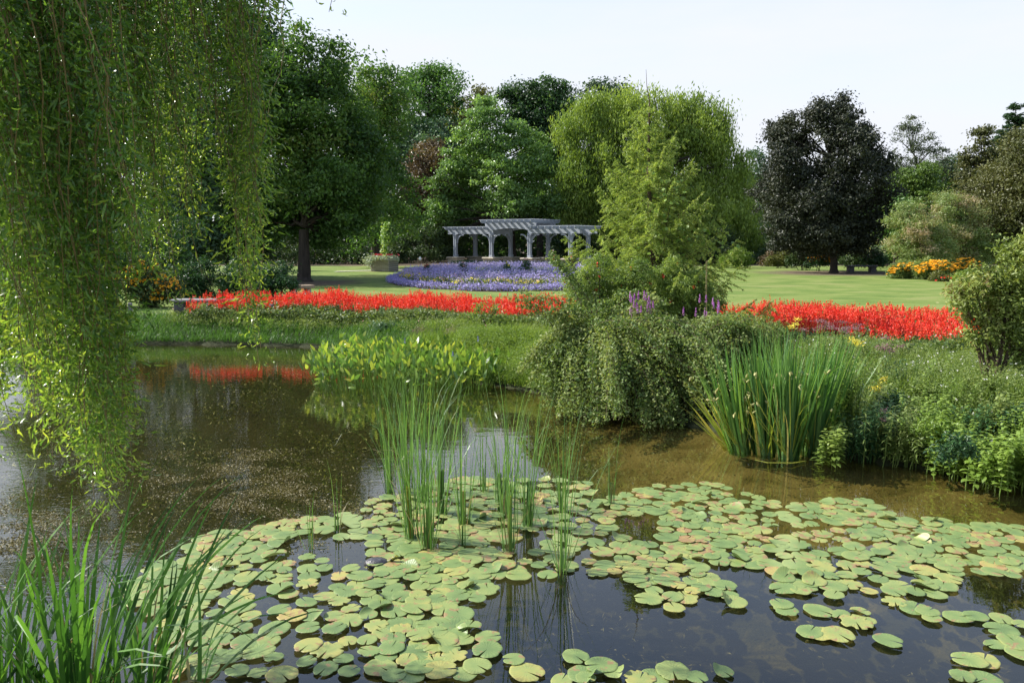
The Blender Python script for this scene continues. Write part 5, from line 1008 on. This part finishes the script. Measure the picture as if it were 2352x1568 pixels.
PADS = [(440, 1238), (640, 1205), (820, 1180), (900, 1150), (1000, 1108), (1100, 1100), (1350, 1105), (1365, 1160), (1480, 1120), (1640, 1112), (1750, 1145), (1800, 1162), (1980, 1150), (2060, 1190), (2352, 1212), (2352, 1325), (2250, 1320), (2180, 1360), (2120, 1375), (1950, 1360), (1790, 1360), (1800, 1330),
        (1740, 1300), (1600, 1300), (1680, 1370), (1500, 1385), (1400, 1330), (1330, 1312), (1220, 1330), (1120, 1330), (1130, 1370), (1040, 1400), (1120, 1450), (1160, 1500), (1110, 1575), (480, 1600), (350, 1560), (380, 1440), (270, 1350), (265, 1300), (430, 1290)]
OPEN = [[(700, 1230), (860, 1240), (850, 1310), (780, 1290), (640, 1270)], [(560, 1340), (640, 1330), (650, 1400), (590, 1410)], [(1390, 1190), (1520, 1180), (1530, 1260), (1440, 1240)], [(960, 1215), (1010, 1205), (1000, 1250), (950, 1260)], [(1170, 1225), (1250, 1225), (1260, 1262), (1190, 1265)], [(640, 1480), (700, 1470), (690, 1560), (640, 1540)], [(2180, 1340), (2260, 1320), (2240, 1380), (2180, 1400)]]
EXTRA = [(1490, 1378), (1545, 1375), (1548, 1400), (1590, 1362), (1640, 1365), (1665, 1350), (1590, 1338), (1685, 1388), (1795, 1392), (1805, 1405), (1880, 1405), (1930, 1415), (1965, 1435), (1990, 1432), (2040, 1478), (1860, 1455), (1925, 1462), (1890, 1460), (2100, 1400), (2130, 1410), (2140, 1425), (1975, 1408), (2055, 1385),
         (2240, 1420), (2300, 1425), (2345, 1440), (2300, 1450), (2330, 1480), (2352, 1490), (2285, 1485), (2350, 1505), (2260, 1520), (2225, 1522), (1322, 1515), (1380, 1535), (1410, 1550), (1345, 1562), (1290, 1566), (1500, 1560), (1545, 1548), (1600, 1563), (1660, 1548), (1180, 1520), (1210, 1548), (1340, 1555), (1470, 1566), (2210, 1560), (2260, 1566), (860, 1152), (890, 1145),
         (1830, 1345), (1870, 1340), (1910, 1350), (1840, 1360), (1915, 1372), (850, 1160), (2200, 1420), (1850, 1352)]
rng = np.random.default_rng(700); cand = []
def nearpad(p, lst, rmin): return any((p[0] - q[0]) ** 2 + (p[1] - q[1]) ** 2 < rmin * rmin for q in lst)
for (x, y) in EXTRA: 
    p = at(x, y, 0); cand.append((p[0], p[1], x, y))
lim = [at(0, 1600, 0), at(0, 1095, 0)]
tries = 0
while tries < 14000:
    tries += 1
    wx = rng.uniform(-2.9, 6.4); wy = rng.uniform(4.3, 8.6)
    # project
    d = np.array([wx, wy, -H]); fwd = np.array([0, cos(PITCH), -sin(PITCH)]); up_ = np.array([0, sin(PITCH), cos(PITCH)]); dz = d @ fwd; x = CX + F * wx / dz; y = CY - F * (d @ up_) / dz
    if not inpoly(x, y, PADS) or any(inpoly(x, y, o) for o in OPEN): continue
    if nearpad((wx, wy), cand, .098 + .022 * math.sin(wx * 3) + .035 * rng.random()): continue
    cand.append((wx, wy, x, y))
cand.sort(key=lambda c: c[1])
VAR = []
for i in range(14):
    curl = [0, 0, 0, 0, 0, 0, 0, 0, 0, .0, .4, .6, 0, 0][i]; rag = [0, .03, 0, 0, .05, .14, 0, .2, 0, .07, 0, 0, .3, .38][i]
    V, f3, f4, T = pad_verts(rng, curl, rag); mb = MB(); mb.v = [V]; mb.n = len(V); mb.t = [T]; mb.f = [f3, f4]; mb.m = [np.zeros(len(f3), int), np.zeros(len(f4), int)]
    o = mb.build('lily_pad', M['pad'], smooth=True); VAR.append(o.data); bpy.data.objects.remove(o)
def padlabel(x, y, age, v):
    col = 'browning' if age > .42 else ('yellowing' if age > .28 else ('light green' if age > .12 else 'green'))
    sh = ' with upturned edge' if v in (10, 11) else (' with ragged edge' if v in (5, 7, 12, 13) else '')
    if x < 620: w = 'beside the foreground grasses'
    elif y > 1500 and x < 1180: w = 'at the bottom left of the open water'
    elif y > 1490: w = 'at the bottom edge in the open water' if x < 1900 else 'in the lower right corner'
    elif x < 860: w = 'left in the pad mat' if y > 1330 else 'at the left rim near the floating weed'
    elif x < 1120: w = 'in front of the left reed clumps' if y > 1290 else 'among the left reed clumps'
    elif x < 1360: w = 'around the foot of the right reed clumps' if y > 1200 else 'behind the right reed clumps'
    elif x < 1700: w = 'beside the larch reflection' if y > 1320 else ('in the middle mat over the larch reflection' if y > 1210 else 'at the far rim before the cascading shrub')
    elif x < 2080: w = 'in the loose island in the open blue water' if y > 1380 else ('in the mat below the iris reflection' if y > 1260 else 'at the far rim below the iris clump')
    else: w = 'near the right edge in open water' if y > 1380 else ('in the right part of the pad mat' if y > 1270 else 'at the far right rim of the pad mat')
    return '%s lily pad%s %s' % (col, sh, w)
rest = MB(); NP = 300; cnt = 0
for i, (wx, wy, x, y) in enumerate(cand):
    v = int(rng.choice(14, p=[.09, .09, .09, .09, .09, .10, .08, .10, .07, .08, .05, .02, .03, .02])); s = rng.uniform(.064, .116) * (1.0 if wy < 7 else .95); age = float(np.clip(rng.normal(.11, .10), 0, .3)) if rng.random() > .09 else float(rng.uniform(.24, .50))
    if v in (12, 13): age = max(age, .3)
    lay = .004 + .014 * ((i * 7) % 11) / 11; rot = rng.uniform(0, 2 * pi); tx, ty = rng.normal() * .018, rng.normal() * .018
    if i < NP:
        o = bpy.data.objects.new('lily_pad', VAR[v]); C.objects.link(o); o.location = (wx, wy, lay + .012); o.rotation_euler = (tx, ty, rot); o.scale = (s, s, s); o.color = (age, 0, 0, 1)
        lab = padlabel(x, y, age, v); tag(o, lab, 'lily pad', lab)
    else:
        me = VAR[v]; V = np.empty(len(me.vertices) * 3); me.vertices.foreach_get('co', V); V = V.reshape(-1, 3) * s; V = V @ np.array([[cos(rot), -sin(rot), 0], [sin(rot), cos(rot), 0], [0, 0, 1]]).T
        V[:, 2] += V[:, 0] * tx + V[:, 1] * ty; V += [wx, wy, lay + .012]; ns = 34; k0 = rest.n
        rest.v.append(V); rest.n += len(V); T = np.empty(len(V)); me.attributes['tint'].data.foreach_get('value', T); rest.t.append(T + (age - .12) * 8)
        rest.f.append(np.array([[0, 1 + k, 2 + k] for k in range(ns - 1)]) + k0); rest.m.append(np.zeros(ns - 1, int)); f4 = np.array([[1 + j * ns + k, 1 + (j + 1) * ns + k, 2 + (j + 1) * ns + k, 2 + j * ns + k] for j in range(4) for k in range(ns - 1)]); rest.f.append(f4 + k0); rest.m.append(np.zeros(len(f4), int))
print('PADS', len(cand))
if rest.n:
    o = rest.build('lily_pads', M['pad'], smooth=True); o.color = (.12, 0, 0, 1); tag(o, 'farther lily pads along the back rim of the pad mat', 'lily pads', kind='stuff')

# turtle resting between the pads
def turtle():
    b = at(865, 1294, 0); t = thing('turtle', b, 'small dark pond turtle with raised head among the lily pads', 'turtle'); shell = solid('wet_shell', [(.35, (.03, .03, .035)), (.7, (.10, .10, .11))], 30, .25, .5); skin = solid('striped_skin', [(.45, (.02, .03, .012)), (.6, (.30, .30, .04))], 60, .4, .1)
    MB().blob(b + [0, 0, .005], (.105, .075, .045), 16, 10).build('shell', shell, t, smooth=True)
    m = MB(); m.tube([b + [.08, 0, .01], b + [.115, 0, .025], b + [.14, -.003, .05], b + [.165, -.006, .06], b + [.185, -.008, .056]], [.018, .016, .017, .019, .008], 8, cap=True); m.build('neck_and_head', skin, t, smooth=True)
    for sx, sy in ((.07, .075), (.07, -.075), (-.07, .065), (-.07, -.065)): MB().blob(b + [sx, sy, -.005], (.03, .015, .008), 8, 5).build('foot', skin, t, smooth=True)
turtle()

# water weed floating just below and at the surface
def weedmat(): return leafmat('water_weed', [(.045, .042, .012), (.10, .085, .026), (.19, .165, .06)], .1, rough=.5, spec=.3)
M['wweed'] = weedmat()
rng = np.random.default_rng(720); n = 200000
px = rng.uniform(-60, 900, n); py = rng.uniform(1030, 1420, n); dens = np.exp(-((px - 560) / 330) ** 2) * np.exp(-((py - 1130 - (px - 560) * -.12) / 95) ** 2) + .55 * (px < 560) * (py > 1120) * np.exp(-((py - 1230) / 90) ** 2)
pat = np.array([0.]); P = None
d = np.stack([(px - CX) / F, cos(PITCH) + (CY - py) / F * sin(PITCH), -sin(PITCH) + (CY - py) / F * cos(PITCH)], -1); t = -H / d[:, 2]; P = d * t[:, None]; P[:, 2] = 0
pt = np.sin(P[:, 0] * 5.1 + np.sin(P[:, 1] * 4.3) * 1.7) * np.sin(P[:, 1] * 6.7 + np.sin(P[:, 0] * 3.1)) * .5 + .5
pt = pt * (.55 + .45 * np.sin(P[:, 0] * 1.9 + 1.3 * np.sin(P[:, 1] * 1.4 + 2) + P[:, 1] * .8)) * 1.35; keep = rng.random(n) < dens * np.clip(pt * 2.2 - .35, .08, 1.3); P = P[keep]; pt = pt[keep]; k = len(P)
P[:, 2] = rng.uniform(-.02, .010, k)
mb = MB(); mb.leaves(P, unit(rng.normal(size=(k, 3)) * .35 + [0, 0, 1.]), rng.uniform(.012, .035, k), rng.uniform(.006, .016, k), np.clip(pt * .5 + rng.uniform(0, .5, k), 0, 1), rng=rng)
tag(mb.build('water_weed', M['wweed']), 'brown olive weed mat floating on the water behind the lily pads', 'water weed', kind='stuff')
# submerged weed on the pond bed, right hand open water
n = 46000; xy = np.stack([rng.uniform(-9, 8, n), rng.uniform(3.2, 18, n)], -1); sd = sdist(xy[:, 0], xy[:, 1]); f = np.sin(xy[:, 0] * 3.3 + np.sin(xy[:, 1] * 2.2) * 2) * np.sin(xy[:, 1] * 3.9 + xy[:, 0]) ; keep = (sd < -.15) & (rng.random(n) < .25 + .7 * (f > .1)); xy = xy[keep]; k = len(xy); z = np.maximum(ground_z(xy[:, 0], xy[:, 1]) + rng.uniform(0, .10, k), -rng.uniform(.08, .4, k))
z = np.minimum(z, -.06)
n = 90000; x2 = np.stack([rng.uniform(-11, 1.0, n), rng.uniform(7.5, 19, n)], -1); f2 = np.sin(x2[:, 0] * 2.6 + np.sin(x2[:, 1] * 1.7) * 2) * np.sin(x2[:, 1] * 1.9 + x2[:, 0] * .7) + .4 * np.sin(x2[:, 0] * 7 + x2[:, 1] * 5); k2 = (sdist(x2[:, 0], x2[:, 1]) < -.3) & (rng.random(n) < np.clip(.3 + .8 * f2, .05, 1)); x2 = x2[k2]
gw = MB(); m = len(x2); gw.leaves(np.stack([x2[:, 0], x2[:, 1], rng.uniform(-.22, -.03, m)], -1), unit(rng.normal(size=(m, 3)) * .5 + [0, 0, 1.]), rng.uniform(.03, .09, m), rng.uniform(.012, .03, m), rng.uniform(.1, 1, m), rng=rng)
tag(gw.build('green_water_weed', leafmat('green_water_weed', [(.03, .045, .008), (.08, .10, .018), (.17, .19, .035)], .1)), 'olive green weed drifting under the surface of the left part of the pond', 'water weed', kind='stuff')
mb = MB(); mb.leaves(np.stack([xy[:, 0], xy[:, 1], z], -1), unit(rng.normal(size=(k, 3)) * .5 + [0, 0, 1.]), rng.uniform(.02, .06, k), .012, rng.uniform(0, .4, k), rng=rng)
tag(mb.build('submerged_weed', M['wweed']), 'brown green weed growing on the pond bed', 'water weed', kind='stuff')
# driftwood twig at the far bank and a fallen iris stalk
b = at(645, 792, 0); tag(MB().tube([b, b + [.25, .05, .06], b + [.52, .1, .14]], [.012, .014, .008], 6).build('driftwood', M['post'], origin=b), 'pale driftwood stick at the foot of the left bank', 'stick')
b = at(1850, 1062, 0); tag(MB().tube([b + [0, 0, .02], b + [-.2, -.12, .03], b + [-.5, -.14, .04], b + [-.62, -.05, .05]], [.006, .007, .006, .003], 5, tint=.6).build('fallen_stalk', M['irisy'], origin=b), 'yellow green iris stalk fallen flat over the water', 'stalk')

# ------------------------------------------------------------------ the near willow
def willow():
    rng = np.random.default_rng(800); tb = np.array([-6.6, 4.6, .45]); tb[2] = float(ground_z(-6.6, 3.0)); tb[1] = 2.6
    th = thing('corkscrew_willow', tb, 'corkscrew willow hanging its curly leafed strands over the left of the pond', 'tree'); wb = MB(); tw = MB(); lv = MB()
    fk = tb + [.6, .6, 3.4]; wb.tube(path_curve(tb - [0, 0, .3], fk, 0, 6, .05, rng), [.5, .38, .34, .32, .3, .26], 12)
    # envelope of strand tips against the picture: x -> lowest y of the curtain
    ex = [-60, 0, 30, 60, 95, 130, 170, 215, 235, 270, 300, 316, 330, 400, 455, 480, 500, 530, 560, 590, 612]
    ey = [1080, 1060, 940, 880, 1050, 1075, 1075, 1150, 1180, 1140, 1110, 780, 700, 640, 660, 420, 350, 600, 790, 760, 560]
    S = []
    def strand(px, py, D, ztop=None): S.append((px, py, D))
    ropes = np.concatenate([np.linspace(-60, 120, 11), np.linspace(142, 312, 9)]) + rng.normal(size=20) * 5
    rtip = rng.uniform(-190, 10, 20); rD = rng.uniform(3.3, 4.9, 20)
    for _ in range(215):
        ri = rng.integers(20); px = ropes[ri] + rng.normal() * 5.5; tip = np.interp(px, ex, ey); S.append((px, tip + rtip[ri] - abs(rng.normal()) * 140 * (1 if rng.random() < .75 else 2.3), rD[ri] + rng.uniform(-.25, .25)))
    for (px, py) in ((5, 1060), (20, 1010), (105, 1070), (120, 1080), (130, 1040), (165, 1060), (200, 1090), (222, 1140), (226, 1185), (232, 1120), (262, 1150), (275, 1130), (285, 1080), (300, 1110), (290, 1000), (255, 1060), (210, 1030), (150, 1000)): S.append((px, py, rng.uniform(3.6, 4.6)))
    rp2 = [318, 348, 372, 402, 436, 462]
    for _ in range(66): px = rp2[rng.integers(6)] + rng.normal() * 6; tip = np.interp(px, [300, 330, 372, 402, 440, 470], [700, 420, 560, 380, 540, 280]); S.append((px, tip - abs(rng.normal()) * 150, rng.uniform(3.8, 5.6)))
    for _ in range(14): px = rng.uniform(320, 470); S.append((px, rng.uniform(480, 700), rng.uniform(4.2, 5.6)))
    for _ in range(26): px = rng.uniform(540, 604); S.append((px, 560 - abs(rng.normal()) * 190, rng.uniform(4.3, 5.0)))
    for _ in range(10): px = rng.uniform(545, 600); S.append((px, rng.uniform(560, 740), 4.6 + rng.uniform(-.2, .2)))
    for (px, py) in ((590, 830), (575, 760), (598, 800), (566, 700)): S.append((px, py, 4.7))
    for (px, py) in ((612, 60), (625, 25), (655, 90), (760, 25), (470, 260), (490, 60), (505, 40), (480, 120)): S.append((px, py, rng.uniform(3.8, 4.6)))
    limbs = [np.array([-3.2, 4.8, 5.0]), np.array([-2.2, 3.7, 4.9]), np.array([-1.4, 4.5, 5.0]), np.array([-3.6, 3.6, 5.0])]
    for lm in limbs: wb.tube(path_curve(fk, lm, .7, 8, .06, rng), np.linspace(.2, .05, 8), 8)
    C0 = []; D0 = []; A0 = []; LL = []; TT = []
    for (px, py, D) in S:
        tip = atD(px, py, D); ztop = max(4.4, tip[2] + 1.0) + rng.uniform(0, .8); n = 14; t = np.linspace(0, 1, n)
        top = tip + [rng.normal() * .16 - .1, rng.normal() * .16 - .1, ztop - tip[2]]; pts = tip + (top - tip) * t[:, None]; ph = rng.uniform(0, 6); am = rng.uniform(.01, .035)
        pts[:, 0] += am * np.sin(t * 22 + ph) * (1 - t * .5); pts[:, 1] += am * np.cos(t * 19 + ph)
        tw.tube(pts, np.linspace(.0016, .005, n), 3)
        L = ztop - tip[2]; vis = min(L, 3.4); m = int(vis / .0098); u = rng.uniform(0, vis / L, m) ** 1.0; c = np.array([np.interp(u * (n - 1), range(n), pts[:, j]) for j in range(3)]).T
        # side twigs: short offsets
        off = rng.normal(size=(m, 3)) * [.036, .036, .02] * (1 + 1.0 * (rng.random(m) < .25))[:, None]; c = c + off
        C0.append(c); d = unit(rng.normal(size=(m, 3)) * .55 + off * 14 + [0, 0, -.75]); D0.append(d); A0.append(rnd_dir(m, rng)); LL.append(rng.uniform(.03, .08, m)); TT.append(np.clip(rng.uniform(0, .4) + rng.uniform(0, .35, m) + .35 * np.exp(-u * L / .7), 0, 1))  # tint lightens toward strand ends: young leaves, plus sunlight put into the colour
    c = np.vstack(C0); d = np.vstack(D0); a = np.vstack(A0); L = np.concatenate(LL); T = np.concatenate(TT); print('WILLOW leaves', len(c))
    lv.strips(c, d, a, L, .0098, rng.uniform(-.5, 4.6, len(c)), 5, [.25, .9, 1, .85, .6, .05], T, power=1.2, curl=.3)
    lv.build('leaves', M['willow'], th); tw.build('twigs', M['willow_twig'], th)
    # the crown above the frame that shades the curtain
    mb = MB(); n = 700; cc = np.stack([rng.uniform(-9, -1.6, n), rng.uniform(-4, 3.2, n), rng.uniform(5.2, 8.6, n)], -1); r = ((cc[:, 0] + 5.6) / 4.9) ** 2 + ((cc[:, 1] + .6) / 3.6) ** 2 + ((cc[:, 2] - 5.6) / 3) ** 2; cc = cc[r < 1]
    clumps(mb, cc, .5, 60, .10, .028, rng, mode='droop'); mb.build('crown', M['willow'], th); wb.build('trunk', M['bark_grey'], th)
willow()

# ------------------------------------------------------------------ light
SUN = unit(np.array([-.75, .20, .66]))
el = math.asin(SUN[2]); az = math.atan2(SUN[0], SUN[1])
w = bpy.data.worlds.new('World'); bpy.context.scene.world = w; w.use_nodes = True; nt = w.node_tree; nt.nodes.clear(); L = nt.links.new
out = N(nt, 'ShaderNodeOutputWorld'); bg = N(nt, 'ShaderNodeBackground'); bg.inputs[1].default_value = .15
sk = N(nt, 'ShaderNodeTexSky', sky_type='NISHITA', sun_disc=False, sun_elevation=el, sun_rotation=az % (2 * pi)); sk.air_density = 1.0; sk.dust_density = 1.5; sk.ozone_density = 1.8
# thin high cloud
tc = N(nt, 'ShaderNodeTexCoord'); sp = N(nt, 'ShaderNodeSeparateXYZ'); L(tc.outputs['Generated'], sp.inputs[0])
mp = N(nt, 'ShaderNodeMapping'); mp.inputs['Scale'].default_value = (1.2, 1.2, 5.0); no = N(nt, 'ShaderNodeTexNoise', i_Scale=1.6, i_Detail=5.0, i_Roughness=.55); L(tc.outputs['Generated'], mp.inputs[0]); L(mp.outputs[0], no.inputs['Vector'])
mr = N(nt, 'ShaderNodeMapRange', i_1=.24, i_2=.52, i_3=.97, i_4=.12); L(sp.outputs['Z'], mr.inputs[0])
nm = N(nt, 'ShaderNodeMath', operation='MULTIPLY_ADD', i_1=.9); L(no.outputs['Fac'], nm.inputs[0]); sb = N(nt, 'ShaderNodeMath', operation='SUBTRACT', i_1=.48); L(mr.outputs[0], nm.inputs[2]); L(nm.outputs[0], sb.inputs[0]); sb.use_clamp = True
mx = N(nt, 'ShaderNodeMix', data_type='RGBA'); mx.inputs[7].default_value = (3.2, 3.32, 3.62, 1); L(sb.outputs[0], mx.inputs[0]); L(sk.outputs[0], mx.inputs[6]); L(mx.outputs[2], bg.inputs[0]); L(bg.outputs[0], out.inputs[0])
sd = bpy.data.lights.new('sun', 'SUN'); sd.energy = 4.6; sd.angle = radians(.6); sd.color = (1, .955, .88); so = bpy.data.objects.new('sun', sd); C.objects.link(so)
from mathutils import Vector
so.rotation_euler = Vector(SUN).to_track_quat('Z', 'Y').to_euler(); so.location = (-20, -8, 25)
sc = bpy.context.scene; sc.view_settings.view_transform = 'Standard'; sc.view_settings.look = 'None'; sc.view_settings.exposure = .95; sc.view_settings.gamma = 1
sc.cycles.max_bounces = 6; sc.cycles.transparent_max_bounces = 8; sc.cycles.diffuse_bounces = 2; sc.cycles.transmission_bounces = 3; sc.cycles.glossy_bounces = 2
